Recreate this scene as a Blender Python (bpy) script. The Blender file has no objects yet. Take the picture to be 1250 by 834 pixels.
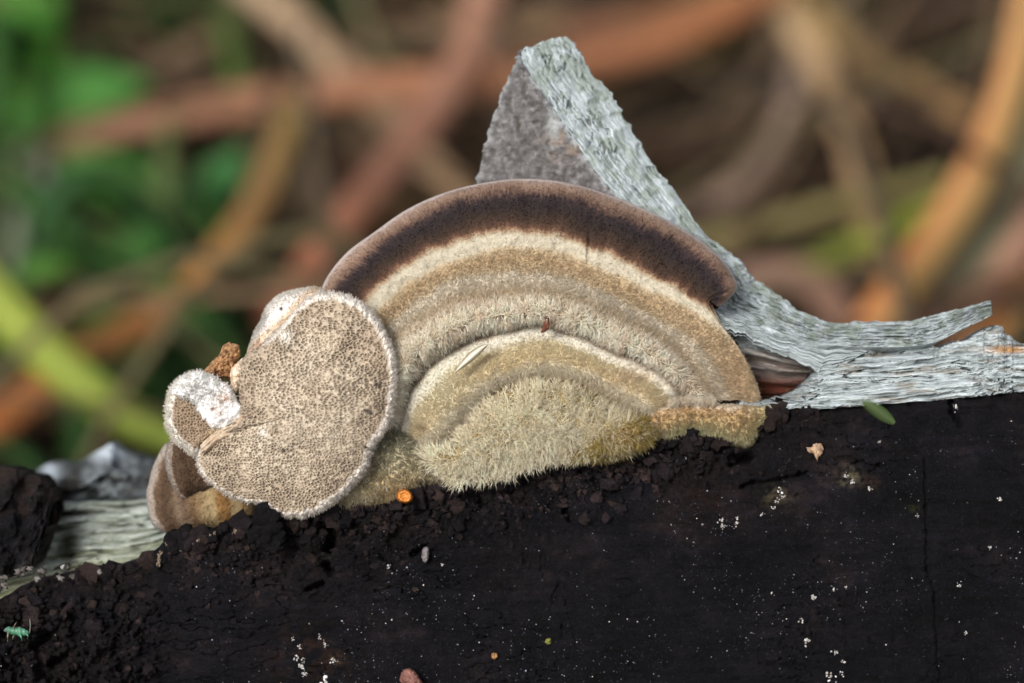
import bpy, math, random
import numpy as np
from mathutils import Vector, Matrix

# ------------------------------------------------------------------ camera, sky, sun
# 1 unit = 1 cm.  A macro view of a charred log lying across the frame.
SC = bpy.context.scene
SC.unit_settings.scale_length = 0.01
COL = SC.collection
random.seed(5)
RNG = np.random.default_rng(7)

PITCH = math.radians(25.0)
DIST = 27.8                                    # lens to the plane in focus
FOC = np.array([0.0, 0.0, 14.0])
FW = np.array([0.0, math.cos(PITCH), -math.sin(PITCH)])
RT = np.array([1.0, 0.0, 0.0])
UPV = np.array([0.0, math.sin(PITCH), math.cos(PITCH)])
CAMP = FOC - FW * DIST

cam = bpy.data.cameras.new('camera')
camo = bpy.data.objects.new('camera', cam)
COL.objects.link(camo)
camo.location = CAMP
camo.rotation_euler = (math.radians(90) - PITCH, 0, 0)
cam.sensor_width = 36.0
cam.lens = 36.0 * DIST / 10.0
cam.clip_start = 0.5
cam.clip_end = 8000
cam.dof.use_dof = True
cam.dof.focus_distance = DIST - 0.12
cam.dof.aperture_fstop = 0.135
cam.dof.aperture_blades = 0
SC.camera = camo

SUN_EL, SUN_AZ = math.radians(38), math.radians(-152)   # light from upper left, over the camera's shoulder
W = bpy.data.worlds.new('World')
SC.world = W
W.use_nodes = True
wn = W.node_tree
for n in list(wn.nodes): wn.nodes.remove(n)
sky = wn.nodes.new('ShaderNodeTexSky'); sky.sky_type = 'NISHITA'; sky.sun_disc = False
sky.sun_elevation = SUN_EL; sky.sun_rotation = SUN_AZ
sky.air_density = 1.0; sky.dust_density = 4.0; sky.ozone_density = 1.0
hs = wn.nodes.new('ShaderNodeHueSaturation'); hs.inputs['Saturation'].default_value = 0.35
bgn = wn.nodes.new('ShaderNodeBackground'); bgn.inputs['Strength'].default_value = 0.09
wo = wn.nodes.new('ShaderNodeOutputWorld')
wn.links.new(sky.outputs[0], hs.inputs['Color']); wn.links.new(hs.outputs[0], bgn.inputs['Color'])
wn.links.new(bgn.outputs[0], wo.inputs['Surface'])

sl = bpy.data.lights.new('sun', 'SUN')
sl.energy = 1.5; sl.angle = math.radians(16); sl.color = (1.0, 0.975, 0.94)
so = bpy.data.objects.new('sun', sl); COL.objects.link(so)
sd = Vector((math.sin(SUN_AZ) * math.cos(SUN_EL), math.cos(SUN_AZ) * math.cos(SUN_EL), math.sin(SUN_EL)))
so.rotation_euler = sd.to_track_quat('Z', 'Y').to_euler()
so.location = (-20, -20, 60)

SC.view_settings.view_transform = 'Standard'
SC.view_settings.look = 'None'
SC.view_settings.exposure = 1.05
SC.view_settings.gamma = 1.0

# ------------------------------------------------------------------ helpers
def lin(c):
    c = np.asarray(c, float) / 255.0
    return np.where(c <= 0.04045, c / 12.92, ((c + 0.055) / 1.055) ** 2.4)

def PW(px, py, d):
    """point seen at photo pixel (px,py), d cm behind the plane in focus -> world"""
    px, py, d = np.broadcast_arrays(np.asarray(px, float), np.asarray(py, float), np.asarray(d, float))
    u = (px - 625.0) / 125.0; v = (417.0 - py) / 125.0
    k = (DIST + d) / DIST
    return CAMP + (k * u)[..., None] * RT + (k * v)[..., None] * UPV + (DIST + d)[..., None] * FW

def hash3(i, j, k, s=0):
    h = (i.astype(np.int64) * 374761393 + j.astype(np.int64) * 668265263 + k.astype(np.int64) * 2147483647 + s * 974711) & 0xFFFFFFFF
    h = ((h ^ (h >> 13)) * 1274126177) & 0xFFFFFFFF
    h = ((h ^ (h >> 16)) * 2246822519) & 0xFFFFFFFF
    h = h ^ (h >> 15)
    return (h & 0xFFFFFF) / float(0xFFFFFF)

_g = np.random.default_rng(99).normal(size=(256, 3))
GRAD = _g / np.linalg.norm(_g, axis=1, keepdims=True)

def noise(x, y, z=0.0, s=0):
    x, y, z = np.broadcast_arrays(np.asarray(x, float), np.asarray(y, float), np.asarray(z, float))
    i, j, k = np.floor(x), np.floor(y), np.floor(z)
    fx, fy, fz = x - i, y - j, z - k
    ux, uy, uz = [f * f * f * (f * (f * 6 - 15) + 10) for f in (fx, fy, fz)]
    r = 0
    for a in (0, 1):
        for b in (0, 1):
            for c in (0, 1):
                w = (ux if a else 1 - ux) * (uy if b else 1 - uy) * (uz if c else 1 - uz)
                g = GRAD[(hash3(i + a, j + b, k + c, s) * 255.999).astype(int)]
                r = r + w * (g[..., 0] * (fx - a) + g[..., 1] * (fy - b) + g[..., 2] * (fz - c))
    return np.clip(r * 1.55, -1, 1)

def fbm(x, y, z=0.0, o=4, s=0, g=0.5):
    r, a, f = 0, 1.0, 1.0
    for q in range(o):
        r = r + a * noise(np.asarray(x) * f + q * 17.3, np.asarray(y) * f + q * 5.1, np.asarray(z) * f + 0.37 + q * 3.7, s + q)
        a *= g; f *= 2.03
    return r

def worley(x, y, s=0, jit=0.9):
    i, j = np.floor(x), np.floor(y)
    f1 = np.full(x.shape, 9.0); f2 = np.full(x.shape, 9.0); sx = np.zeros(x.shape); sy = np.zeros(x.shape)
    z = np.zeros(x.shape)
    for a in (-1, 0, 1):
        for b in (-1, 0, 1):
            cx = i + a + 0.5 + jit * (hash3(i + a, j + b, z, s) - 0.5)
            cy = j + b + 0.5 + jit * (hash3(i + a, j + b, z, s + 91) - 0.5)
            dd = np.hypot(x - cx, y - cy)
            near = dd < f1
            f2 = np.where(near, f1, np.minimum(f2, dd))
            sx = np.where(near, cx, sx); sy = np.where(near, cy, sy)
            f1 = np.where(near, dd, f1)
    return f1, f2, sx, sy

def sst(a, b, x):
    t = np.clip((x - a) / (b - a), 0, 1)
    return t * t * (3 - 2 * t)

def spl(A, n, at=None):
    """uniform Catmull-Rom through the control rows of A; n samples (or at index positions `at`)"""
    A = np.asarray(A, float)
    k = A.shape[0]
    t = np.linspace(0, k - 1, n) if at is None else np.asarray(at, float)
    i = np.clip(np.floor(t).astype(int), 0, k - 2)
    f = (t - i).reshape((-1,) + (1,) * (A.ndim - 1))
    p1, p2 = A[i], A[i + 1]
    p0 = np.where((i > 0).reshape(f.shape), A[np.maximum(i - 1, 0)], 2 * p1 - p2)
    p3 = np.where((i < k - 2).reshape(f.shape), A[np.minimum(i + 2, k - 1)], 2 * p2 - p1)
    return 0.5 * ((2 * p1) + (p2 - p0) * f + (2 * p0 - 5 * p1 + 4 * p2 - p3) * f ** 2 + (3 * p1 - p0 - 3 * p2 + p3) * f ** 3)

def lerp_curve(A, n):
    """chord-length, piecewise linear resample of a pixel polyline"""
    A = np.asarray(A, float)
    L = np.r_[0, np.cumsum(np.hypot(*(A[1:, :2] - A[:-1, :2]).T))]
    t = np.linspace(0, L[-1], n)
    return np.stack([np.interp(t, L, A[:, q]) for q in range(A.shape[1])], -1)

def pal(t, knots):
    """piecewise linear sRGB palette -> linear colour"""
    ks = [k for k, _ in knots]; cs = np.array([lin(c) for _, c in knots])
    return np.stack([np.interp(t, ks, cs[:, q]) for q in range(3)], -1)

def mesh_obj(name, V, F, mat, parent=None, col=None, uv=None, smooth=True, normals=None):
    """V (n,3) world coordinates, F (m,3|4) index array -> one mesh object"""
    V = np.ascontiguousarray(V, dtype=np.float32).reshape(-1, 3)
    F = np.ascontiguousarray(F, dtype=np.int32)
    k = F.shape[1]
    me = bpy.data.meshes.new(name)
    me.vertices.add(len(V)); me.vertices.foreach_set('co', V.ravel())
    me.loops.add(F.size); me.loops.foreach_set('vertex_index', F.ravel())
    me.polygons.add(len(F))
    me.polygons.foreach_set('loop_start', np.arange(0, F.size, k, dtype=np.int32))
    me.polygons.foreach_set('use_smooth', np.full(len(F), smooth))
    me.update(calc_edges=True)
    if col is not None:
        c = np.ones((len(V), 4), np.float32); c[:, :3] = np.asarray(col).reshape(-1, 3)
        a = me.color_attributes.new('Col', 'FLOAT_COLOR', 'POINT'); a.data.foreach_set('color', c.ravel())
    if uv is not None:
        u = me.uv_layers.new(name='UVMap')
        u.data.foreach_set('uv', np.asarray(uv, np.float32).reshape(-1, 2)[F.ravel()].ravel())
    me.validate(clean_customdata=False)
    if normals is not None:
        me.normals_split_custom_set_from_vertices(np.asarray(normals).reshape(-1, 3).tolist())
    me.materials.append(mat)
    o = bpy.data.objects.new(name, me); COL.objects.link(o)
    if parent is not None:
        o.parent = parent
        o.matrix_parent_inverse = Matrix.Translation(parent.location).inverted()
    return o

def grid_faces(n, m, wrap=False):
    idx = np.arange(n * m).reshape(n, m)
    if wrap: idx = np.concatenate([idx, idx[:, :1]], 1)
    return np.stack([idx[:-1, :-1], idx[:-1, 1:], idx[1:, 1:], idx[1:, :-1]], -1).reshape(-1, 4)

def grid_normals(P, wrap=False):
    if wrap:
        Q = np.concatenate([P[:, -1:], P, P[:, :1]], 1)
        dv = (Q[:, 2:] - Q[:, :-2])
    else:
        dv = np.gradient(P, axis=1)
    du = np.gradient(P, axis=0)
    n = np.cross(du, dv)
    n /= np.maximum(np.linalg.norm(n, axis=-1, keepdims=True), 1e-9)
    if np.sum(n @ FW) > 0: n = -n
    return n

def grid_obj(name, P, mat, parent=None, col=None, uv=None, wrap=False, normals=None):
    n, m = P.shape[:2]
    F = grid_faces(n, m, wrap)
    Q = P.reshape(-1, 3)
    a, b, c = Q[F[:, 0]], Q[F[:, 1]], Q[F[:, 3]]
    fn = np.cross(b - a, c - a)
    if normals is not None: bad = np.sum(fn * normals.reshape(-1, 3)[F[:, 0]]) < 0
    elif wrap: bad = np.sum(fn * (a - (Q.mean(0) + FW))) < 0          # outwards
    else: k = max(1, int(len(F) * .4)); bad = np.sum(fn[:k] @ FW) > 0   # front rows face the lens
    if bad: F = F[:, ::-1]
    return mesh_obj(name, P, F, mat, parent, col, uv, True, normals)

def thing(name, loc, label, cat, group=None):
    o = bpy.data.objects.new(name, None); COL.objects.link(o)
    o.location = Vector([float(q) for q in loc]); o.empty_display_size = 0.2
    o['label'] = label; o['category'] = cat
    if group: o['group'] = group
    return o

def tag(o, label, cat, group=None):
    o['label'] = label; o['category'] = cat
    if group: o['group'] = group
    return o

def stuff(o): o['kind'] = 'stuff'; return o
def structure(o): o['kind'] = 'structure'; return o

def scatter(P, N, C, n, wt, extra=None):
    """n random points on a grid surface, weighted by area x wt (n-1,m-1)"""
    A = np.linalg.norm(np.cross(P[1:, :-1] - P[:-1, :-1], P[:-1, 1:] - P[:-1, :-1]), axis=-1) * wt
    p = A.ravel() / A.sum()
    ids = RNG.choice(p.size, n, p=p)
    i, j = np.unravel_index(ids, A.shape)
    a, b = RNG.random(n)[:, None], RNG.random(n)[:, None]
    def bl(X):
        return X[i, j] * (1 - a) * (1 - b) + X[i + 1, j] * a * (1 - b) + X[i, j + 1] * (1 - a) * b + X[i + 1, j + 1] * a * b
    out = [bl(P), bl(N), bl(C)]
    if extra is not None: out.append(bl(extra))
    return out

def hairs(name, root, dirs, length, width, col, mat, parent, bend=None, tipcol=1.0):
    """tapered three-sided hairs with one bend, all in one mesh"""
    n = len(root)
    d = dirs / np.maximum(np.linalg.norm(dirs, axis=1, keepdims=True), 1e-9)
    L = np.broadcast_to(np.asarray(length, float), (n,))[:, None]
    w = np.broadcast_to(np.asarray(width, float), (n,))[:, None]
    ref = np.where(np.abs(d[:, 2:3]) < 0.9, np.array([[0, 0, 1.0]]), np.array([[1.0, 0, 0]]))
    a = np.cross(d, ref); a /= np.linalg.norm(a, axis=1, keepdims=True)
    b = np.cross(d, a)
    if bend is None: bend = RNG.normal(0, 0.35, (n, 3))
    mid = root + d * L * 0.55
    tip = mid + (d + bend) / np.linalg.norm(d + bend, axis=1, keepdims=True) * L * 0.45
    V = np.empty((n, 7, 3))
    for q in range(3):
        an = q * 2 * math.pi / 3
        off = a * math.cos(an) + b * math.sin(an)
        V[:, q] = root - d * L * 0.08 + off * w
        V[:, 3 + q] = mid + off * w * 0.75
    V[:, 6] = tip
    T = np.array([[0, 1, 4], [0, 4, 3], [1, 2, 5], [1, 5, 4], [2, 0, 3], [2, 3, 5], [3, 4, 6], [4, 5, 6], [5, 3, 6]])
    F = (np.arange(n)[:, None, None] * 7 + T[None]).reshape(-1, 3)
    Cc = np.repeat(col[:, None, :], 7, 1)
    Cc[:, 6] *= tipcol
    return stuff(mesh_obj(name, V, F, mat, parent, np.clip(Cc, 0, 0.92)))

def tuft_vec(px, py, cell, s):
    """vector in pixels from each root to its tuft's centre"""
    f1, f2, sx, sy = worley(px / cell, py / cell, s)
    return sx * cell - px, sy * cell - py

# ------------------------------------------------------------------ materials
class NT:
    def __init__(self, name):
        self.m = bpy.data.materials.new(name); self.m.use_nodes = True
        self.t = self.m.node_tree
        for n in list(self.t.nodes): self.t.nodes.remove(n)
        self.out = self.n('ShaderNodeOutputMaterial')
        self.b = self.n('ShaderNodeBsdfPrincipled')
        self.l(self.b.outputs[0], self.out.inputs['Surface'])
    def n(self, t, **k):
        x = self.t.nodes.new(t)
        for a, v in k.items(): setattr(x, a, v)
        return x
    def l(self, a, b): self.t.links.new(a, b)
    def col(self): return self.n('ShaderNodeAttribute', attribute_name='Col').outputs['Color']
    def coord(self, scale=(1, 1, 1), kind='Object'):
        c = self.n('ShaderNodeTexCoord'); mp = self.n('ShaderNodeMapping'); mp.inputs['Scale'].default_value = scale
        self.l(c.outputs[kind], mp.inputs['Vector']); return mp.outputs[0]
    def noise(self, scale, detail=4, rough=0.55, vec=None, dist=0.0):
        x = self.n('ShaderNodeTexNoise'); x.inputs['Scale'].default_value = scale; x.inputs['Detail'].default_value = detail
        x.inputs['Roughness'].default_value = rough; x.inputs['Distortion'].default_value = dist
        if vec is None: vec = self.coord()
        self.l(vec, x.inputs['Vector']); return x.outputs['Fac']
    def ramp(self, fac, stops, interp='LINEAR'):
        r = self.n('ShaderNodeValToRGB'); e = r.color_ramp.elements; r.color_ramp.interpolation = interp
        while len(e) > 1: e.remove(e[-1])
        for i, (p, c) in enumerate(stops):
            q = e[0] if i == 0 else e.new(p)
            q.position = p; q.color = (*c, 1) if len(c) == 3 else c
        self.l(fac, r.inputs[0]); return r.outputs[0]
    def mix(self, a, b, fac, mode='MIX'):
        x = self.n('ShaderNodeMix', data_type='RGBA', blend_type=mode)
        for v, s in ((fac, x.inputs[0]), (a, x.inputs[6]), (b, x.inputs[7])):
            if isinstance(v, (int, float)): s.default_value = v
            elif isinstance(v, tuple): s.default_value = (*v, 1)
            else: self.l(v, s)
        return x.outputs[2]
    def bump(self, h, dist=0.02, strength=1.0):
        x = self.n('ShaderNodeBump'); x.inputs['Distance'].default_value = dist; x.inputs['Strength'].default_value = strength
        self.l(h, x.inputs['Height']); self.l(x.outputs[0], self.b.inputs['Normal'])
    def fin(self, color, rough=0.9, spec=0.2, sss=0.0, sr=0.05):
        if isinstance(color, tuple): self.b.inputs['Base Color'].default_value = (*color, 1)
        else: self.l(color, self.b.inputs['Base Color'])
        self.b.inputs['Roughness'].default_value = rough
        self.b.inputs['Specular IOR Level'].default_value = spec
        if sss:
            self.b.inputs['Subsurface Weight'].default_value = sss
            self.b.inputs['Subsurface Radius'].default_value = (1.0, 0.7, 0.45)
            self.b.inputs['Subsurface Scale'].default_value = sr
        return self.m

def g3(v): return (v, v, v)

def m_fungus():
    n = NT('fungus_flesh')
    f = n.noise(26, 6, 0.65)
    c = n.mix(n.col(), n.ramp(f, [(0.25, g3(0.78)), (0.5, g3(0.98)), (0.8, g3(1.12))]), 1.0, 'MULTIPLY')
    sp = n.noise(70, 2, 0.5)
    c = n.mix(c, (0.10, 0.065, 0.035), n.ramp(sp, [(0.70, g3(0.0)), (0.78, g3(0.45))]))
    n.bump(n.noise(60, 5, 0.6), 0.012, 0.6)
    return n.fin(c, 0.92, 0.12)

def m_hair():
    n = NT('fungus_hair')
    n.fin(n.col(), 0.7, 0.25)
    tr = n.n('ShaderNodeBsdfTranslucent'); n.l(n.col(), tr.inputs['Color'])
    mx = n.n('ShaderNodeMixShader'); mx.inputs[0].default_value = 0.45
    n.l(n.b.outputs[0], mx.inputs[1]); n.l(tr.outputs[0], mx.inputs[2]); n.l(mx.outputs[0], n.out.inputs['Surface'])
    return n.m

def m_pore():
    n = NT('pore_flesh')
    f = n.noise(18, 5, 0.6)
    c = n.mix(n.col(), n.ramp(f, [(0.3, g3(0.88)), (0.7, g3(1.08))]), 1.0, 'MULTIPLY')
    n.bump(n.noise(90, 3, 0.6), 0.008, 0.5)
    return n.fin(c, 0.85, 0.2)

def m_flesh_plain(name, rough=0.8, spec=0.25, ns=30, lo=0.75, hi=1.15, bd=0.01):
    n = NT(name)
    c = n.mix(n.col(), n.ramp(n.noise(ns, 5, 0.6), [(0.3, g3(lo)), (0.7, g3(hi))]), 1.0, 'MULTIPLY')
    n.bump(n.noise(ns * 2, 4, 0.6), bd, 0.6)
    return n.fin(c, rough, spec)

def m_wood():
    n = NT('weathered_wood')
    uv = n.coord((1, 1, 1), 'UV')
    mp = n.n('ShaderNodeMapping'); mp.inputs['Scale'].default_value = (2.5, 34, 1); n.l(uv, mp.inputs['Vector'])
    f = n.noise(1.0, 8, 0.72, mp.outputs[0], 0.6)
    c = n.mix(n.col(), n.ramp(f, [(0.32, g3(0.12)), (0.40, g3(0.55)), (0.52, g3(0.9)), (0.75, g3(1.1))]), 1.0, 'MULTIPLY')
    g = n.noise(9, 6, 0.7)
    c = n.mix(c, (0.10, 0.125, 0.055), n.ramp(g, [(0.56, g3(0)), (0.72, g3(0.55))]))
    m2 = n.n('ShaderNodeMapping'); m2.inputs['Scale'].default_value = (7, 30, 1); n.l(uv, m2.inputs['Vector'])
    m3 = n.n('ShaderNodeMapping'); m3.inputs['Scale'].default_value = (4, 22, 1); m3.inputs['Location'].default_value = (3, 5, 1); n.l(uv, m3.inputs['Vector'])
    s = n.noise(1.0, 5, 0.7, m2.outputs[0])
    c = n.mix(c, (0.035, 0.04, 0.03), n.ramp(s, [(0.57, g3(0)), (0.70, g3(0.8))]))
    w = n.noise(1.0, 5, 0.7, m3.outputs[0])
    c = n.mix(c, (0.62, 0.66, 0.66), n.ramp(w, [(0.60, g3(0)), (0.72, g3(0.6))]))
    n.bump(f, 0.022, 0.7)
    return n.fin(c, 0.9, 0.15)

def m_char():
    n = NT('charred_wood')
    a = n.noise(1.7, 9, 0.72)
    c = n.mix(n.col(), n.ramp(a, [(0.3, g3(0.20)), (0.5, g3(0.46)), (0.7, g3(1.0))]), 1.0, 'MULTIPLY')
    st = n.noise(1.0, 6, 0.7, n.coord((1.6, 14, 14)))
    c = n.mix(c, n.ramp(st, [(0.35, g3(0.55)), (0.5, g3(1.0)), (0.68, (1.55, 1.5, 1.6))]), 1.0, 'MULTIPLY')
    b = n.noise(45, 3, 0.7)
    c = n.mix(c, (0.075, 0.08, 0.095), n.ramp(b, [(0.60, g3(0)), (0.74, g3(0.35))]))
    d = n.noise(130, 1, 0.5)
    c = n.mix(c, (0.30, 0.32, 0.35), n.ramp(d, [(0.735, g3(0)), (0.79, g3(0.9))]))
    n.bump(n.noise(30, 9, 0.8), 0.16, 1.0)
    return n.fin(c, 0.7, 0.14)

def m_plain(name, c, rough=0.7, spec=0.3, var=0.3, ns=12):
    n = NT(name)
    k = n.mix(c, n.ramp(n.noise(ns, 4, 0.6), [(0.3, g3(1 - var)), (0.7, g3(1 + var))]), 1.0, 'MULTIPLY')
    n.bump(n.noise(ns * 3, 4, 0.6), 0.01, 0.5)
    return n.fin(k, rough, spec)

def m_blade():
    n = NT('grass_blade')
    uv = n.coord((1, 1, 1), 'UV')
    mp = n.n('ShaderNodeMapping'); mp.inputs['Scale'].default_value = (1.5, 9, 1); n.l(uv, mp.inputs['Vector'])
    c = n.mix(n.col(), n.ramp(n.noise(1.0, 4, 0.6, mp.outputs[0]), [(0.3, g3(0.55)), (0.7, g3(1.0))]), 1.0, 'MULTIPLY')
    n.fin(c, 0.6, 0.2)
    tr = n.n('ShaderNodeBsdfTranslucent'); n.l(c, tr.inputs['Color'])
    mx = n.n('ShaderNodeMixShader'); mx.inputs[0].default_value = 0.25
    n.l(n.b.outputs[0], mx.inputs[1]); n.l(tr.outputs[0], mx.inputs[2]); n.l(mx.outputs[0], n.out.inputs['Surface'])
    return n.m

def m_ground():
    n = NT('forest_soil')
    a = n.noise(0.22, 6, 0.6)
    c = n.ramp(a, [(0.3, (0.010, 0.007, 0.006)), (0.5, (0.035, 0.022, 0.018)), (0.65, (0.055, 0.033, 0.026)), (0.8, (0.03, 0.03, 0.014))])
    n.bump(n.noise(1.5, 8, 0.7), 0.5, 1.0)
    return n.fin(c, 0.95, 0.1)

M_FUN, M_HAIR, M_PORE, M_WOOD, M_CHAR, M_BLADE, M_SOIL = m_fungus(), m_hair(), m_pore(), m_wood(), m_char(), m_blade(), m_ground()
M_LIP = m_flesh_plain('soft_flesh', 0.7, 0.3, 20, 0.85, 1.1)
M_GREY = m_flesh_plain('grey_split_wood', 0.85, 0.2, 16, 0.62, 1.25, 0.03)
M_BITS = m_flesh_plain('dry_scrap', 0.75, 0.3, 25, 0.6, 1.3, 0.02)

# ------------------------------------------------------------------ the ground
def build_ground():
    def axis(c, r, n, far):
        near = np.linspace(c - r, c + r, n)
        t = np.geomspace(1, far / r, 26)[1:]
        return np.r_[(c - r * t)[::-1], near, c + r * t]
    X, Y = np.meshgrid(axis(0, 40, 150, 5000), axis(22, 45, 170, 5000))
    Z = 0.9 * fbm(X * 0.12, Y * 0.12, 3.0, 4) * np.exp(-((X / 160) ** 2 + (Y / 160) ** 2)) - 0.4
    P = np.stack([X, Y, Z], -1)
    uv = np.stack([X, Y], -1) * 0.05
    structure(mesh_obj('ground', P, grid_faces(*X.shape), M_SOIL, None, None, uv))
build_ground()

# ------------------------------------------------------------------ the log
RIMX = [-700, -60, 0, 40, 100, 150, 190, 200, 240, 300, 345, 420, 480, 540, 600, 640, 700, 760, 800, 850, 900, 918, 940, 980, 1042, 1106, 1170, 1250, 1310, 1950]
RIMY = [840, 765, 732, 709, 693, 688, 674, 662, 650, 637, 632, 622, 609, 590, 580, 572, 558, 549, 536, 530, 530, 516, 506, 498, 495, 489, 484, 477, 472, 430]
def rim(x): return np.interp(x, RIMX, RIMY)

CRACKS = [([(905, 594), (915, 590), (950, 586), (985, 577)], 2.4, 0.16),
          ([(1040, 566), (1052, 563), (1062, 567), (1080, 568)], 1.6, 0.10),
          ([(1128, 560), (1129, 614), (1131, 697), (1140, 727), (1142, 775), (1147, 840), (1150, 960)], 1.2, 0.08),
          ([(1160, 484), (1163, 505), (1172, 520)], 3.0, 0.18),
          ([(690, 622), (696, 634)], 3.5, 0.2),
          ([(404, 640), (402, 668)], 7.0, 0.35), ([(398, 690), (404, 698)], 5.0, 0.25), ([(375, 720), (395, 712)], 3.0, 0.2),
          ([(896, 562), (915, 560)], 7.0, 0.35), ([(835, 535), (838, 556)], 3.0, 0.2),
          ([(505, 676), (520, 668)], 4.0, 0.22), ([(40, 790), (64, 772)], 4.0, 0.2), ([(60, 812), (84, 800)], 5.0, 0.25)]

def seg_dist(px, py, pts):
    r = np.full(px.shape, 1e9)
    for (x0, y0), (x1, y1) in zip(pts[:-1], pts[1:]):
        dx, dy = x1 - x0, y1 - y0
        t = np.clip(((px - x0) * dx + (py - y0) * dy) / (dx * dx + dy * dy), 0, 1)
        r = np.minimum(r, np.hypot(px - x0 - t * dx, py - y0 - t * dy))
    return r

def face_d(px, py):
    """depth of the charred face below a pixel"""
    px, py = np.broadcast_arrays(np.asarray(px, float), np.asarray(py, float))
    below = py - rim(px)
    d = -0.06 - 0.14 * sst(0, 120, below) - 0.0004 * np.clip(below, 0, 2000)
    d = d + 0.06 * fbm(px / 210, py / 170, 1.0, 3, 5)
    # left slab lies further back, with a broken step
    xe = np.interp(py, [640, 668, 690, 720, 760, 834, 1000], [196, 194, 193, 186, 168, 120, 40]) + 5 * noise(py / 9.0, 2.2)
    d = d + 0.34 * (1 - sst(-7, 5, px - xe)) * (1 - 0.6 * sst(700, 800, py))
    # crumbly band under the fungi
    band = np.exp(-np.clip(below, 0, 999) / 55.0) * sst(200, 300, px) * (1 - 0.75 * sst(840, 980, px)) + 0.75 * (1 - sst(150, 240, px)) * sst(700, 760, py)
    band = np.clip(band, 0.0, 1)
    l1 = fbm(px / 26, py / 22, 4.0, 4, 11)
    l2 = np.abs(fbm(px / 13, py / 12, 2.0, 3, 21))
    d = d - band * (0.24 * l1 + 0.26 * l2) - 0.022 * fbm(px / 9, py / 9, 0.0, 3, 31) - 0.04 * fbm(px / 34, py / 28, 0.0, 3, 35) + 0.07 * (1 - sst(.0, .05, np.abs(fbm(px / 60, py / 22, 6.0, 3, 37)))) * sst(.05, .35, fbm(px / 120, py / 90, 3.0, 2, 39)) - 0.014 * fbm(px / 40, py / 9, 0.0, 3, 33)
    d = d + 0.05 * (1 - sst(.0, .03, np.abs(fbm(px / 26, py / 110, 9.0, 2, 43)))) * sst(.1, .4, fbm(px / 150, py / 120, 5.0, 2, 47)) * (1 - band)
    for pts, w, dep in CRACKS:
        q = seg_dist(px + 2.5 * noise(px / 7, py / 7, 1), py + 2.0 * noise(px / 6, py / 6, 5), pts)
        d = d + dep * (1 - sst(w * 0.4, w * 1.6, q))
    return d

def build_log():
    log = thing('charred_log', PW(600, 760, 1.0) * np.array([1, 1, 0]),
                'blackened fallen log with pale weathered wood along its upper edge', 'log')
    # front face with fine columns inside the frame
    xs = np.r_[np.linspace(-700, -70, 22), np.arange(-60, 1312, 1.9), np.linspace(1325, 1950, 22)]
    v = np.r_[np.linspace(0, 1, 190), np.linspace(1.06, 8.3, 44)]
    bot = 860.0
    X = np.broadcast_to(xs, (len(v), len(xs)))
    ry = rim(xs) + 2.2 * fbm(xs / 9.0, 0.3, 0, 3, 41)
    Y = ry + v[:, None] * (bot - ry)
    D = face_d(X, Y)
    D = D + 0.10 * np.exp(-(Y - ry) / 3.0)                 # rounded upper arris
    P = PW(X, Y, D)
    t = fbm(X / 120, Y / 90, 0, 4, 51)
    below = Y - rim(X)
    bandc = np.exp(-np.clip(below, 0, 999) / 80.0)
    C = pal(np.clip(0.35 + 0.5 * t + 0.40 * bandc + .25 * fbm(X / 16, Y / 13, 3, 4, 57), 0, 1), [(0, (20, 20, 27)), (0.5, (34, 31, 38)), (1, (64, 52, 53))])
    # rusty and whitish decayed spots
    for (cx, cy, r, c, a) in [(865, 615, 40, (70, 44, 36), .7), (380, 800, 45, (78, 56, 46), .8), (640, 590, 60, (58, 42, 38), .6), (470, 640, 70, (56, 42, 40), .6),
                              (945, 605, 16, (150, 135, 105), .8), (1037, 582, 14, (160, 148, 115), .8), (1062, 590, 12, (120, 90, 75), .6), (410, 803, 9, (150, 115, 85), .9),
                              (60, 800, 40, (66, 52, 48), .7), (100, 745, 60, (50, 38, 38), .6), (885, 633, 12, (90, 70, 62), .7), (1115, 620, 8, (90, 90, 40), .7)]:
        w = np.exp(-(((X - cx) / r) ** 2 + ((Y - cy) / (r * 0.8)) ** 2)) * a
        w = w * sst(-0.25, 0.35, fbm(X / (r * 0.35 + 2), Y / (r * 0.35 + 2), 0, 3, int(cx)))
        C = C * (1 - w[..., None]) + lin(c) * w[..., None]
    grid_obj('charred_face', P, M_CHAR, log, C, np.stack([X / 125, Y / 125], -1))
    # the rest of the log behind and below
    top = P[0]; botm = P[-1]
    prof = [(0, 0), (.06, -.02), (.4, -.26), (1.5, -1.0), (3.2, -2.3), (5.6, -4.6), (7.6, -7.4), (8.4, -10.0), (8.2, -12.6), (7.6, -14.2)]
    rows = []
    for y, z in prof:
        q = top + np.array([0, y, z]); rows.append(q)
    B = np.array(rows)
    nz = 0.25 * fbm(B[..., 0] * 0.6, B[..., 1] * 1.1 + B[..., 2], 1.0, 4, 61)
    B[2:, :, 2] += nz[2:] - 0.1
    low = botm.copy(); low[:, 1] += 5.0; low[:, 2] = -1.2
    B = np.concatenate([B, low[None], botm[None]], 0)
    Bc = np.tile(lin((95, 92, 88)), B.shape[:2] + (1,))
    body = grid_obj('log_body', B[:, ::6], M_WOOD, log, Bc[:, ::6], np.stack([B[:, ::6, 0] * 0.3, np.broadcast_to(np.linspace(0, 1, len(B))[:, None], B[:, ::6].shape[:2])], -1))
    for e in (0, -1):
        loop = np.concatenate([P[::8, e], B[::-1, e][1:-1]], 0)
        c = loop.mean(0); V = np.vstack([loop, c]); k = len(loop)
        F = np.array([[i, (i + 1) % k, k] for i in range(k)])
        mesh_obj('cut_end', V, F, M_WOOD, log, np.tile(lin((120, 100, 80)), (len(V), 1)), V[:, [1, 2]] * 0.3)
    return log
LOG = build_log()

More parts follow.
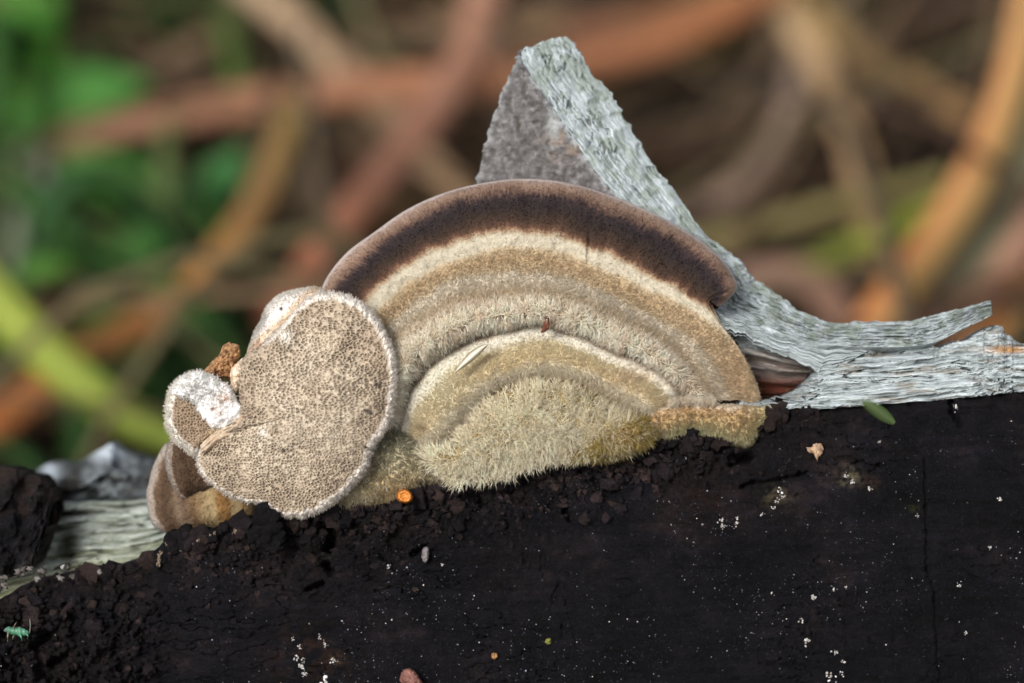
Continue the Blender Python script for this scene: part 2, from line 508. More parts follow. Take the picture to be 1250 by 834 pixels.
def lumps(name, pts, rad, cols, mat, parent, sub=1, seed=3, squash=1.0, amp=0.35):
    """many small irregular grains in one mesh"""
    import bmesh
    bm = bmesh.new(); bmesh.ops.create_icosphere(bm, subdivisions=sub, radius=1.0)
    bv = np.array([v.co[:] for v in bm.verts]); bf = np.array([[v.index for v in f.verts] for f in bm.faces]); bm.free()
    n, k = len(pts), len(bv)
    rg = np.random.default_rng(seed)
    R = rg.normal(size=(n, 3, 3)); R, _ = np.linalg.qr(R)
    s = rg.uniform(0.65, 1.3, (n, 1, 3))
    jit = 1 + amp * fbm(bv[None, :, 0] * 1.7 + rg.uniform(0, 90, (n, 1)), bv[None, :, 1] * 1.7, bv[None, :, 2] * 1.7, 2, seed)
    V = np.einsum('nij,nkj->nki', R, bv[None] * s * jit[..., None]) * np.asarray(rad)[:, None, None] + np.asarray(pts)[:, None, :]
    F = (np.arange(n)[:, None, None] * k + bf[None]).reshape(-1, 3)
    C = np.repeat(np.asarray(cols)[:, None, :], k, 1)
    return stuff(mesh_obj(name, V, F, mat, parent, C))

def build_crumbs():
    n = 3600
    px = RNG.uniform(205, 1000, n); t = RNG.exponential(26, n)
    left = RNG.random(n) < 0.11
    px = np.where(left, RNG.uniform(-20, 190, n), px)
    py = rim(px) + np.where(left, RNG.uniform(0, 150, n), t - 1)
    keep = (px < 850) | (RNG.random(n) < 0.35)
    px, py = px[keep], py[keep]; n = len(px)
    r = np.clip(RNG.lognormal(-3.75, 0.72, n), 0.008, 0.10)
    r = np.maximum(r * np.exp(-np.clip(py - rim(px), 0, 300) / np.where(px < 200, 400, 120)), .009)
    P = PW(px, py, face_d(px, py) + r * 0.2)
    c = pal(RNG.random(n), [(0, (42, 37, 43)), (0.6, (68, 57, 60)), (1, (98, 80, 74))])
    lumps('char_crumbs', P, r, c, M_CHAR, LOG, 2, 4, 1.0, 0.85)
    # the knob of char standing up in front of the pored fungus
    kx = np.array([322, 330, 318, 334, 326, 312, 341, 322, 336]); ky = np.array([622, 634, 636, 645, 648, 650, 655, 660, 664])
    kr = np.array([.075, .09, .08, .085, .1, .08, .07, .1, .08])
    lumps('char_knob', PW(kx, ky, -0.42 + 0 * kx), kr, np.tile(lin((40, 36, 40)), (9, 1)), M_CHAR, LOG, 3, 9, 1.0, 0.5)
    # pale grains and dust on the face
    n = 7000
    px = RNG.uniform(-10, 1260, n); py = RNG.uniform(500, 850, n)
    ok = (py > rim(px) + 25) & (RNG.random(n) < 0.12 + 0.7 * sst(-0.2, 0.5, fbm(px / 140, py / 110, 0, 3, 77)))
    px, py = px[ok], py[ok]; n = len(px)
    r = np.clip(RNG.lognormal(-5.65, 0.42, n), 0.0022, 0.014)
    c = pal(RNG.random(n), [(0, (84, 88, 104)), (0.7, (136, 142, 156)), (1, (196, 190, 176))])
    lumps('pale_dust', PW(px, py, face_d(px, py)), r, c, M_BITS, LOG, 1, 14)
    # larger white mould spots
    sp = [(993, 731, 4), (978, 758, 4), (985, 782, 5), (1020, 797, 3.5), (1013, 826, 7), (1027, 822, 3), (1029, 808, 2.5), (1033, 716, 2.5), (1221, 609, 4),
          (1208, 669, 2.5), (1167, 497, 4), (1074, 539, 2), (881, 635, 4), (882, 642, 3), (899, 638, 3), (900, 633, 2), (930, 628, 2.5), (944, 620, 2.5),
          (952, 600, 4), (957, 607, 3), (948, 611, 3), (1033, 580, 3), (1040, 588, 3), (1062, 596, 2.5), (390, 778, 2.5), (396, 786, 2.5),
          (366, 790, 2.5), (362, 803, 3.5), (368, 813, 4.5), (370, 806, 3), (371, 822, 3.5), (396, 834, 7), (408, 806, 4.5), (357, 780, 2),
          (838, 559, 2.5), (812, 558, 3), (1171, 714, 3), (1178, 772, 2.5), (1121, 630, 2), (520, 672, 3), (474, 692, 2.5), (540, 690, 2), (1018, 720, 2)]
    s = []
    for x, y, q in sp:
        for k in range(11): s.append((x + RNG.normal(0, q * .5), y + RNG.normal(0, q * .55), q * RNG.uniform(.14, .45)))
    s = np.array(s); s[:, 2] *= .8
    lumps('white_mould_spots', PW(s[:, 0], s[:, 1], face_d(s[:, 0], s[:, 1]) - 0.005), s[:, 2] / 125.0, pal(RNG.random(len(s)), [(0, (140, 134, 128)), (1, (205, 202, 200))]), M_BITS, LOG, 2, 15)
    # pale splinters along the broken step on the left
    for q, pts in enumerate([[(196, 674), (194, 682), (193, 690)], [(202, 662), (212, 671), (222, 673)], [(228, 668), (236, 661), (246, 660)], [(256, 655), (262, 650)], [(285, 652), (290, 644), (296, 639)]]):
        a = lerp_curve(np.array(pts, float), 40)
        x = np.repeat(a[:, 0], 3) + RNG.normal(0, .9, 120); y = np.repeat(a[:, 1], 3) + RNG.normal(0, .9, 120)
        o = lumps('pale_splinter', PW(x, y, np.minimum(face_d(x, y), face_d(x + 6, y)) - 0.02), RNG.uniform(.004, .010, 120), pal(RNG.random(120), [(0, (70, 60, 52)), (1, (136, 120, 100))]), M_BITS, LOG, 1, 20 + q)
build_crumbs()

# ---- weathered wood on the log
def ragged(n, s, amp, f=14.0):
    t = np.linspace(0, 1, n)
    return amp * fbm(t * f, s * 3.7, 0, 4, s)

def sheet(name, top, bot, dt, db, bulge, nu, nv, mat, parent, colfn, fib=0.05, fs=(3, 30), rag=(2.0, 0.5), thick=0.35, seed=1, steps=None, straight=True, level=False):
    """strip of wood between two pixel curves, closed with a back"""
    f = lerp_curve if straight else (lambda a, n: spl(a, n))
    top, bot = np.array(top, float), np.array(bot, float)
    A = spl(top, nu) if len(top) == len(bot) else f(top, nu)
    B = spl(bot, nu) if len(top) == len(bot) else f(bot, nu)
    A = A.copy(); B = B.copy()
    A[:, 1] += ragged(nu, seed, rag[0], nu / 16); B[:, 1] += ragged(nu, seed + 5, rag[1], nu / 16)
    u = np.linspace(0, 1, nu)[None, :, None]; v = np.linspace(0, 1, nv)[:, None, None]
    pxy = A[None] * (1 - v) + B[None] * v
    dt = np.broadcast_to(np.asarray(dt, float), nu) if np.ndim(dt) == 0 else np.interp(np.linspace(0, 1, nu), np.linspace(0, 1, len(dt)), dt)
    db = np.broadcast_to(np.asarray(db, float), nu) if np.ndim(db) == 0 else np.interp(np.linspace(0, 1, nu), np.linspace(0, 1, len(db)), db)
    V, U = v[..., 0], u[..., 0]
    D = dt[None] * (1 - V) + db[None] * V - bulge * np.sin(np.pi * np.clip(V, 0, 1)) ** 0.8
    Lu = np.sum(np.hypot(*(A[1:, :2] - A[:-1, :2]).T)) / 125
    VF = (B[None, :, 1] - pxy[..., 1]) / 62.0 if level else V
    wob = VF + 0.05 * fbm(U * Lu * 1.2, 0 * V, seed, 2, seed + 3)
    fb = fbm(U * Lu * fs[0], wob * fs[1], seed, 5, seed, 0.6)
    gro = sst(0.25, 0.75, np.abs(fbm(U * Lu * fs[0] * 0.5, wob * fs[1] * 0.35, seed + 2, 3, seed + 9)))
    D = D - fib * fb + fib * 1.6 * (1 - sst(0.0, 0.16, gro)) * 0.6
    if steps is not None: D = D + steps(pxy[..., 0], pxy[..., 1])
    P = PW(pxy[..., 0], pxy[..., 1], D)
    C = colfn(pxy[..., 0], pxy[..., 1], U + 0 * V, V + 0 * U, fb)
    ck = np.abs(fbm(U * Lu * fs[0] * .45, wob * fs[1] * .55, seed + 4, 3, seed + 19))
    ck = (1 - sst(.02, .085, ck)) * sst(-.1, .3, fbm(U * Lu * .8, wob * 4, seed, 2, seed + 29))
    P = P + (ck * fib * 1.2)[..., None] * FW
    C = C * (1 - .85 * ck[..., None])
    # back: two more rows closing the plate
    back = []
    for k, (q, off) in enumerate(((P[-1], thick * 0.7), (P[nv // 2], thick), (P[0], thick * 0.7), (P[0], 0.0))):
        back.append(q + FW * off)
    P2 = np.concatenate([P, np.array(back)], 0)
    C2 = np.concatenate([C, np.repeat(C[:1], 4, 0)], 0)
    uv = np.stack([np.broadcast_to(U * Lu, P.shape[:2]), np.broadcast_to(VF, P.shape[:2])], -1)
    uv2 = np.concatenate([uv, np.repeat(uv[:1], 4, 0)], 0)
    return grid_obj(name, P2, mat, parent, C2, uv2)

WHITE_WOOD = [(0, (70, 75, 74)), (0.25, (128, 136, 137)), (0.55, (168, 177, 179)), (1, (198, 206, 209))]

def build_wood():
    # the standing splinter: closed tube of four edges (back-left L, ridge G, silhouette S)
    Lp = [(634, 63), (627, 77), (615, 108), (603, 138), (591, 175), (583, 205), (580, 240), (580, 280), (600, 330), (680, 380), (780, 420), (840, 440), (890, 440), (985, 438), (1080, 432), (1130, 425), (1176, 402), (1211, 385)]
    Gp = [(636, 61), (638, 77), (656, 104), (677, 137), (701, 172), (726, 208), (755, 242), (800, 290), (840, 330), (864, 358), (884, 380), (930, 397), (978, 417), (1035, 423), (1098, 424), (1140, 418), (1177, 401), (1212, 385)]
    Sp = [(690, 45), (704, 57), (722, 86), (750, 120), (770, 155), (800, 203), (831, 242), (860, 283), (901, 315), (919, 339), (936, 349), (966, 372), (1010, 393), (1058, 392), (1106, 392), (1145, 383), (1178, 375), (1209, 367)]
    dL = [.95, .95, .92, .9, .9, .9, .9, .9, .9, .9, .9, .8, .7, .5, .45, .4, .38, .36]
    dG = [.75, .62, .58, .55, .52, .5, .5, .5, .5, .48, .4, .30, .22, .18, .18, .2, .24, .3]
    dS = [1.15, 1.1, 1.1, 1.08, 1.05, 1.02, 1.0, .95, .9, .85, .8, .72, .62, .56, .52, .48, .46, .44]
    N = 520
    dL, dG, dS = [np.array(q) * np.interp(np.arange(18), [0, 7, 10], [.72, .72, 1.0]) for q in (dL, dG, dS)]
    ctrl = np.stack([np.c_[Lp, dL], np.c_[Gp, dG], np.c_[Sp, dS]], 1)          # (k,3,3)
    at = np.linspace(0, len(Lp) - 1, N)
    R = spl(ctrl, N)
    tt = np.linspace(0, 1, N)
    # ragged silhouette
    am = np.interp(at, [0, 1, 3.5, 5, 9, 13, 17], [3, 4, 5, 3, 3.5, 3, 2])
    R[:, 2, 0] += am * fbm(at * 3.0, 1.0, 0, 4, 3); R[:, 2, 1] += am * 0.7 * fbm(at * 3.3, 7.0, 0, 4, 8)
    R[:, 0, 0] += 3.6 * fbm(at * 2.2, 3.0, 0, 4, 13)
    R[:, 1, 0] += 1.0 * fbm(at * 3.5, 5.0, 0, 3, 23)
    n1, n2, n3 = 60, 64, 16
    v1 = np.linspace(0, 1, n1)[None, :, None]; v2 = np.linspace(0, 1, n2)[None, 1:, None]
    front = R[:, None, 0] * (1 - v1) + R[:, None, 1] * v1
    band = R[:, None, 1] * (1 - v2) + R[:, None, 2] * v2
    Bk = (R[:, 0] + R[:, 2]) / 2; Bk = Bk + np.array([0, 8, 0]); Bk[:, 2] += 0.45 * np.interp(at, [0, 8, 17], [1.0, 1.2, .25])
    v3 = np.linspace(0, 1, n3)[None, 1:-1, None]
    back = R[:, None, 2] * (1 - v3) ** 2 + 2 * Bk[:, None] * v3 * (1 - v3) + R[:, None, 0] * v3 ** 2
    Q = np.concatenate([front, band, back], 1)
    U = at[:, None] * 0.30
    X, Y = Q[..., 0], Q[..., 1]
    # fibres: front face fine mottle, band long fibres
    ff = fbm(X / 7, Y / 7, 0, 4, 5)
    K = np.zeros(Q.shape[:2]); K[:, n1:n1 + n2 - 1] = v2[0, :, 0]; K[:, n1 + n2 - 1:] = 1 + v3[0, :, 0] * 2
    fb = fbm(U * 7, K * 22 + 0.8 * fbm(U * 4, K * 2, 0, 2, 77), 3.0, 5, 15, 0.62)
    crust = fbm(X / 5.5, Y / 5.5, 1.5, 4, 25)
    disp = np.zeros(Q.shape[:2])
    disp[:, :n1] = -0.010 * ff[:, :n1] - 0.04 * fbm(X / 30, Y / 30, 0, 3, 35)[:, :n1]
    mid = slice(n1, n1 + n2 - 1)
    edgew = np.sin(np.pi * np.clip(K[:, mid], 0.0, 1)) ** 0.3
    upper = np.interp(at, [0, 7, 9, 12, 17], [0.3, 0.5, 0.9, 1.2, 1.0])[:, None]
    disp[:, mid] = (-0.04 * upper * fb[:, mid] - 0.006 * crust[:, mid] - 0.04 * fbm(X / 22, Y / 22, 0, 2, 27)[:, mid]) * edgew
    disp[:, n1 + n2 - 1:] = -0.04 * fb[:, n1 + n2 - 1:]
    tp = np.exp(-at / .22)[:, None]
    Q[..., 1] += tp * (5.0 * noise(K * 4 + .3, 1.1 + 0 * K) + 3.0 * noise(K * 13, 2.1 + 0 * K))
    Q[..., 2] += disp
    P = PW(Q[..., 0], Q[..., 1], Q[..., 2])
    C = pal(np.clip(0.60 + 0.42 * fb * upper ** .7 + 0.05 * crust, 0, 1), WHITE_WOOD)
    gk = np.abs(fbm(U * 3.2, K * 9 + 0.8 * fbm(U * 4, K * 2, 0, 2, 77), 7.0, 3, 45))
    gk = (1 - sst(.02, .09, gk)) * sst(-.2, .3, fbm(U * 3, K * 3, 2, 2, 49))
    disp = disp + .02 * gk * (K > 0) * (K < 1)
    Q[..., 2] += .03 * gk * (K > 0) * (K < 1)
    P = PW(Q[..., 0], Q[..., 1], Q[..., 2])
    C = C * (1 - .68 * gk[..., None]) * np.interp(at, [0, 8, 11], [1.08, 1.05, 1.0])[:, None, None]
    fc = pal(np.clip(0.5 + 0.5 * ff, 0, 1), [(0, (70, 67, 66)), (0.5, (92, 89, 89)), (1, (118, 116, 116))])
    br = np.exp(-(((X - 695) / 26) ** 2 + ((Y - 172) / 22) ** 2))[..., None] * 0.8 * sst(-.3, .3, fbm(X / 12, Y / 12, 0, 3, 3))[..., None]
    fc = fc * (1 - br) + lin((112, 92, 72)) * br
    fc = fc * (1 + .22 * fbm(K * 0 + (X - R[:, None, 0, 0]) / 5.0, at[:, None] * 1.1, 2, 3, 65))[..., None]
    rg = np.exp(-((X - R[:, None, 1, 0]) / 6.0) ** 2)[..., None] * .6 * sst(-.4, .3, fbm(X / 8, Y / 8, 1, 3, 67))[..., None]
    fc = fc * (1 - rg) + lin((158, 164, 166)) * rg
    dk = (sst(.15, .5, fbm(X / 9, Y / 14, 5, 4, 69)) * .55 + np.exp(-(((X - 632) / 3) ** 2 + ((Y - 150) / 12) ** 2)) * .8)[..., None].clip(0, 1)
    fc = fc * (1 - dk) + lin((62, 60, 54)) * dk
    wh = (np.exp(-(((X - 676) / 8) ** 2 + ((Y - 152) / 18) ** 2)) + np.exp(-((X - R[:, None, 0, 0]) / 5.0) ** 2) * .6 * (fbm(X / 9, Y / 9, 2, 2, 5) > -.1))[..., None] * 0.7
    fc = fc * (1 - wh) + lin((160, 165, 165)) * wh
    lw = sst(8.5, 10.5, at)[:, None, None]
    fc = fc * (1 - lw) + C * .8 * lw
    C[:, :n1] = fc[:, :n1]
    # green algae towards the sides of the band, yellowish tan streak lower down
    gm = (sst(0.05, 0.5, fbm(X / 16, Y / 16, 4, 4, 55) + .25 * np.exp(-((K - .75) / .25) ** 2)) * 0.45)[..., None]
    C[:, mid] = (C * (1 - gm) + lin((112, 124, 98)) * gm)[:, mid]
    C = np.clip(C, 0.002, 0.9)
    uv = np.stack([np.broadcast_to(U, K.shape), K], -1)
    tip0 = P[0].mean(0); tip1 = P[-1].mean(0)
    P = np.concatenate([np.tile(tip0, (1, P.shape[1], 1)), P, np.tile(tip1, (1, P.shape[1], 1))], 0)
    C = np.concatenate([C[:1] * 0 + lin((165, 172, 170)), C, C[-1:]], 0); uv = np.concatenate([uv[:1], uv, uv[-1:]], 0)
    Nn = grid_normals(P, True)
    cenl = P.mean(1, keepdims=True)
    if np.sum((P - cenl) * Nn) < 0: Nn = -Nn
    grid_obj('split_face', P[:, :n1], M_GREY, LOG, C[:, :n1], uv[:, :n1], False, Nn[:, :n1])
    ro = lambda a: np.concatenate([a[:, n1 - 1:], a[:, :1]], 1)
    grid_obj('standing_splinter', ro(P), M_WOOD, LOG, ro(C), ro(uv), False, ro(Nn))

    def c_white(x, y, u, v, f):
        c = pal(np.clip(0.55 + 0.45 * f, 0, 1), WHITE_WOOD)
        tan = (sst(0.15, 0.6, fbm(x / 60, y / 8, 2, 3, 5)) * 0.45)[..., None]
        c = c * (1 - tan) + lin((128, 108, 84)) * tan
        o = np.exp(-(((x - 1232) / 26) ** 2 + ((y - 427) / 4.5) ** 2))[..., None] * 0.9
        return c * (1 - o) + lin((196, 140, 72)) * o
    sheet('lower_splinter',
          [(903, 491), (930, 488), (962, 481), (985, 464), (1002, 446), (1035, 430), (1080, 428), (1132, 422), (1160, 420), (1189, 410), (1205, 404), (1220, 399), (1231, 410), (1250, 418), (1320, 414), (1420, 410)],
          [(901, 495), (925, 498), (950, 500), (975, 499), (1000, 499), (1035, 497), (1075, 494), (1125, 490), (1160, 487), (1189, 485), (1205, 483), (1220, 481), (1231, 480), (1250, 479), (1320, 474), (1420, 468)],
          .30, -.13, .16, 420, 84, M_WOOD, LOG, c_white, 0.045, (3.0, 15), (4.0, 1.2), 0.5, 3, None, True, True)
    def c_plate(x, y, u, v, f):
        return pal(np.clip(0.55 + 0.45 * f + 0.1 * v, 0, 1), WHITE_WOOD)
    sheet('upper_splinter',
          [(864, 372), (884, 383), (905, 392), (930, 402), (960, 414), (990, 422), (1020, 426), (1060, 427)],
          [(868, 392), (884, 402), (908, 412), (934, 424), (960, 437), (990, 450), (1004, 455), (1040, 440)],
          .28, .12, .08, 220, 36, M_WOOD, LOG, c_plate, 0.04, (1.6, 12), (3.0, 5.0), 0.3, 6)
    def c_hollow(x, y, u, v, f):
        c = pal(np.clip(0.5 + 0.5 * f, 0, 1), [(0, (70, 60, 55)), (0.5, (118, 106, 100)), (1, (170, 165, 160))])
        r = (sst(0.42, 0.75, v + 0.1 * f) * (1 - sst(0.75, 1.0, u)))[..., None]
        return c * (1 - r) + lin((84, 42, 30)) * r
    sheet('hollow_wood',
          [(856, 388), (884, 398), (910, 405), (946, 420), (985, 434), (1010, 440)],
          [(880, 500), (910, 500), (935, 498), (962, 494), (990, 480), (1008, 470)],
          .34, .62, -.10, 160, 60, M_WOOD, LOG, c_hollow, 0.05, (1.0, 9), (1, 1), 0.3, 8)
    # left: greenish weathered wood, bark behind it and a block of char
    def c_left(x, y, u, v, f):
        c = pal(np.clip(0.5 + 0.5 * f, 0, 1), [(0, (58, 62, 50)), (0.3, (124, 130, 116)), (0.6, (168, 175, 166)), (1, (192, 198, 192))])
        g = (sst(0.45, 0.95, v) * 0.5)[..., None]
        c = c * (1 - g) + lin((140, 142, 98)) * g
        dk = (np.exp(-(((x - 82) / 12) ** 2 + ((y - 665) / 26) ** 2)) * .95 + np.exp(-(((x - 95) / 34) ** 2 + ((y - 629 - (x - 60) * -.05) / 3.4) ** 2)) * .9 + np.exp(-(((x - 166) / 8) ** 2 + ((y - 669) / 4) ** 2)) * .8)
        dk = np.clip(dk, 0, 1)[..., None]
        return c * (1 - dk) + lin((52, 48, 36)) * dk
    def st_left(x, y):
        return 0.22 * np.exp(-(((x - 82) / 12) ** 2 + ((y - 665) / 26) ** 2)) + 0.18 * np.exp(-(((x - 95) / 34) ** 2 + ((y - 629 - (x - 60) * -.05) / 3.4) ** 2))
    sheet('greenish_wood',
          [(-80, 640), (-20, 628), (50, 616), (80, 615), (110, 614), (150, 612), (190, 611), (240, 617), (320, 636), (400, 645)],
          [(-80, 790), (-20, 752), (50, 728), (80, 716), (110, 708), (150, 703), (190, 694), (240, 672), (320, 660), (400, 655)],
          1.7, .70, .12, 300, 90, M_WOOD, LOG, c_left, 0.05, (1.2, 16), (1.5, 1.0), 0.5, 11, st_left)
    def c_bark(x, y, u, v, f):
        m = fbm(x / 24 + y / 40, y / 34 - x / 60, 0, 3, 91)
        c = pal(np.clip(0.42 + 0.55 * m + 0.1 * f, 0, 1), [(0, (44, 42, 44)), (0.45, (84, 88, 90)), (0.8, (122, 129, 133)), (1, (176, 184, 190))])
        w = (np.exp(-(((x - 132) / 16) ** 2 + ((y - 552) / 10) ** 2)) + np.exp(-(((x - 60) / 9) ** 2 + ((y - 573) / 8) ** 2)))[..., None].clip(0, 1)
        dk = (np.exp(-(((x - 78) / 16) ** 2 + ((y - 595) / 14) ** 2)) + (1 - sst(20, 50, x)))[..., None].clip(0, 1)
        c = c * (1 - dk) + lin((44, 36, 33)) * dk
        return c * (1 - w) + lin((202, 212, 222)) * w
    sheet('bark_flake',
          [(-80, 590), (0, 585), (40, 576), (62, 566), (90, 566), (112, 556), (134, 543), (152, 552), (185, 562), (230, 590), (330, 640)],
          [(-80, 640), (0, 640), (40, 640), (62, 638), (90, 634), (112, 632), (134, 630), (152, 630), (185, 630), (230, 640), (330, 660)],
          2.9, 2.3, .4, 160, 50, M_WOOD, LOG, c_bark, 0.12, (1.5, 4), (3, 1), 0.6, 17)
    def c_blk(x, y, u, v, f):
        c = pal(np.clip(0.4 + 0.5 * f, 0, 1), [(0, (24, 22, 26)), (0.6, (44, 41, 45)), (1, (96, 84, 78))])
        r = (1 - sst(0.05, 0.42, v + .2 * f))[..., None] * 0.7
        c = c * (1 - r) + lin((104, 84, 74)) * r
        w = (np.exp(-(((x - 12) / 12) ** 2 + ((y - 710) / 7) ** 2)) + np.exp(-(((x - 30) / 8) ** 2 + ((y - 695) / 5) ** 2)) * .6)[..., None].clip(0, 1) * 0.9
        return c * (1 - w) + lin((150, 148, 148)) * w
    sheet('charred_block',
          [(-120, 580), (-60, 574), (0, 572), (28, 577), (50, 586), (62, 600), (66, 615)],
          [(-120, 726), (-60, 716), (0, 708), (20, 702), (40, 690), (50, 668), (56, 645)],
          1.0, .30, .25, 150, 90, M_CHAR, LOG, c_blk, 0.10, (4, 6), (4, 3), 0.9, 19)
    def c_chip(x, y, u, v, f): return pal(np.clip(0.5 + 0.5 * f, 0, 1), [(0, (60, 50, 44)), (0.45, (104, 92, 84)), (0.7, (150, 146, 144)), (1, (178, 178, 178))])
    n = 16
    k = RNG.random(n); x = np.interp(k, [0, .45, .7, 1], [-6, 30, 48, 118]) + RNG.normal(0, 4, n); y = np.interp(x, [-6, 14, 30, 60, 118], [716, 704, 702, 700, 690]) + RNG.normal(4, 5, n)
    lumps('bark_bits', PW(x, y, .10 + 0 * x), RNG.uniform(.018, .05, n), pal(RNG.random(n), [(0, (50, 44, 40)), (.6, (96, 90, 86)), (1, (150, 150, 150))]), M_BITS, LOG, 2, 71, 1, 1.1)
build_wood()

# ------------------------------------------------------------------ the big zoned bracket
def big_bracket():
    R = [[(385, 400), (394, 352), (421, 313), (457, 285), (498, 257), (545, 236), (600, 223), (656, 220), (715, 230), (783, 255), (835, 282), (872, 309), (893, 335), (898, 354), (878, 375)],
         [(392, 405), (413, 354), (441, 324), (471, 296), (512, 272), (551, 252), (602, 239), (658, 239), (712, 248), (764, 268), (818, 292), (858, 318), (880, 338), (885, 357), (875, 374)],
         [(418, 412), (449, 363), (471, 341), (499, 321), (532, 303), (567, 290), (610, 282), (655, 282), (700, 291), (748, 311), (790, 331), (828, 352), (852, 366), (864, 373), (871, 377)],
         [(430, 420), (463, 379), (490, 354), (523, 335), (559, 319), (580, 312), (615, 304), (655, 304), (698, 314), (745, 335), (790, 354), (836, 376), (874, 400), (906, 434), (928, 482)],
         [(445, 440), (470, 400), (496, 376), (527, 355), (562, 338), (592, 333), (622, 331), (656, 331), (695, 340), (740, 357), (783, 378), (825, 402), (856, 426), (877, 451), (894, 488)],
         [(458, 470), (478, 430), (500, 405), (530, 388), (562, 372), (592, 367), (624, 365), (656, 362), (690, 368), (730, 383), (768, 400), (803, 420), (832, 443), (850, 463), (870, 489)],
         [(468, 500), (487, 455), (506, 430), (533, 412), (564, 397), (594, 388), (624, 384), (656, 379), (688, 385), (725, 400), (758, 416), (793, 432), (820, 450), (838, 468), (855, 489)],
         [(482, 525), (493, 481), (513, 453), (537, 432), (567, 414), (597, 404), (626, 396), (655, 391), (685, 398), (718, 407), (750, 421), (782, 434), (810, 449), (828, 466), (842, 488)],
         [(490, 528), (500, 488), (519, 462), (542, 441), (571, 424), (600, 414), (628, 407), (656, 402), (684, 408), (715, 418), (746, 433), (777, 445), (804, 459), (821, 475), (833, 493)],
         [(500, 533), (508, 505), (528, 480), (550, 458), (577, 440), (604, 430), (630, 423), (658, 418), (684, 422), (712, 432), (740, 445), (768, 457), (793, 469), (810, 483), (818, 498)],
         [(505, 538), (525, 525), (545, 505), (566, 485), (590, 467), (612, 455), (634, 448), (662, 443), (688, 445), (712, 452), (735, 462), (757, 472), (778, 483), (793, 494), (800, 503)],
         [(508, 541), (545, 545), (560, 525), (572, 505), (588, 488), (609, 473), (634, 466), (664, 461), (690, 463), (712, 470), (730, 480), (745, 491), (760, 500), (775, 509), (788, 513)],
         [(509, 543), (548, 552), (564, 538), (578, 522), (594, 508), (613, 494), (636, 487), (663, 482), (688, 484), (708, 490), (724, 499), (738, 508), (754, 514), (770, 517), (782, 520)],
         [(507, 545), (538, 560), (556, 556), (570, 550), (585, 546), (602, 540), (622, 532), (645, 524), (668, 520), (690, 520), (708, 522), (726, 526), (748, 530), (768, 528), (782, 528)],
         [(505, 548), (520, 563), (535, 578), (546, 588), (562, 590), (582, 586), (604, 582), (625, 578), (648, 569), (672, 563), (698, 559), (722, 556), (745, 554), (768, 549), (785, 542)]]
    dep = [.30, .08, -.04, -.04, -.05, -.19, -.36, -.02, -.15, -.20, -.28, -.14, -.36, -.46, -.38]
    ns = 15
    A = np.zeros((len(R), ns, 3))
    for k in range(len(R)):
        A[k, :, :2] = R[k]; A[k, :, 2] = dep[k]
    # the band's right end rolls forward, the pale flank falls back at the right
    A[0, 11:, 2] = [.22, .12, .02, -.02]; A[1, 11:, 2] = [.06, -.06, -.12, -.10]; A[2, 11:, 2] = [-.04, -.06, -.05, 0.0]
    A[3, 11:, 2] = [-.05, -.03, .04, .20]; A[4, 12:, 2] = [-.09, -.07, 0]; A[5, 13:, 2] = [-.15, -.06]; A[6, 13:, 2] = [-.20, -.10]
    A[8:, 0, 2] = [-.10, -.08, -.04, 0, 0, .05, .08]; A[8:, 14, 2] += .14
    b1 = A[0].copy(); b1[:, 2] += .26; cen = np.array([680, 500.]); b1[:, :2] += (cen - b1[:, :2]) * 0.012
    b2 = A[0].copy(); b2[:, 2] += .42; b2[:, :2] += (cen - b2[:, :2]) * 0.12
    b3 = A[0].copy(); b3[:, 2] += .55; b3[:, :2] += (cen - b3[:, :2]) * 0.55
    r0 = A[0].copy(); r0[:, 2] -= .10; r0[:, :2] += (cen - r0[:, :2]) * 0.016
    A = np.concatenate([b3[None], b2[None], b1[None], A], 0)
    NS = 640
    S = spl(A.transpose(1, 0, 2), NS).transpose(1, 0, 2)
    per = [4, 8, 12, 22, 34, 18, 22, 30, 16, 16, 12, 16, 26, 22, 20, 28, 34]
    ts = np.concatenate([np.linspace(i, i + 1, p, endpoint=False) for i, p in enumerate(per)] + [[len(A) - 1]])
    G = spl(S, None, at=ts)
    t = (ts - 3)[:, None] + 0 * G[..., 0]                                 # t=0 at the outer edge
    X, Y = G[..., 0], G[..., 1]
    s = np.linspace(0, 14, NS)[None, :] + 0 * t
    # relief
    vis = sst(-0.5, 0.3, t)
    amp = np.interp(t, [0, 2, 3, 5, 6.3, 7, 8, 10, 12, 14], [.006, .010, .012, .02, .05, .02, .012, .02, .05, .06])
    G[..., 2] -= vis * (amp * fbm(X / 11, Y / 11, 0, 4, 101) + 0.035 * fbm(X / 45, Y / 45, 0, 2, 103))
    G[..., 2] -= 0.012 * vis * np.sin(s * 9 + 3 * noise(s * 1.3, 4.4)) * np.exp(-((t - 1.2) / 1.3) ** 2) * 0.5
    # the small radial crack in the dark band
    G[..., 2] += 0.035 * np.exp(-((X - (718 - (Y - 300) * 0.06 + 2 * noise(Y / 9, 3.3))) / 1.4) ** 2) * sst(282, 296, Y) * (1 - sst(314, 326, Y)) * (t > 0)
    P = PW(X, Y, G[..., 2])
    N = grid_normals(P)
    w = t + (0.06 + 0.10 * sst(4, 6, t)) * fbm(X / 14, Y / 14, 2, 3, 111) + 0.05 * fbm(s * 16, t * 0.8, 1, 3, 115) + 0.12 * fbm(s * 1.6, t * .6, 4, 2, 117) + 0.16 * fbm(s * 34, t * 1.5, 1, 3, 119) * np.exp(-((t - .95) / .4) ** 2) + 0.10 * fbm(X / 3.2, Y / 3.2, 1, 2, 121) * np.exp(-((t - 1.2) / .8) ** 2)
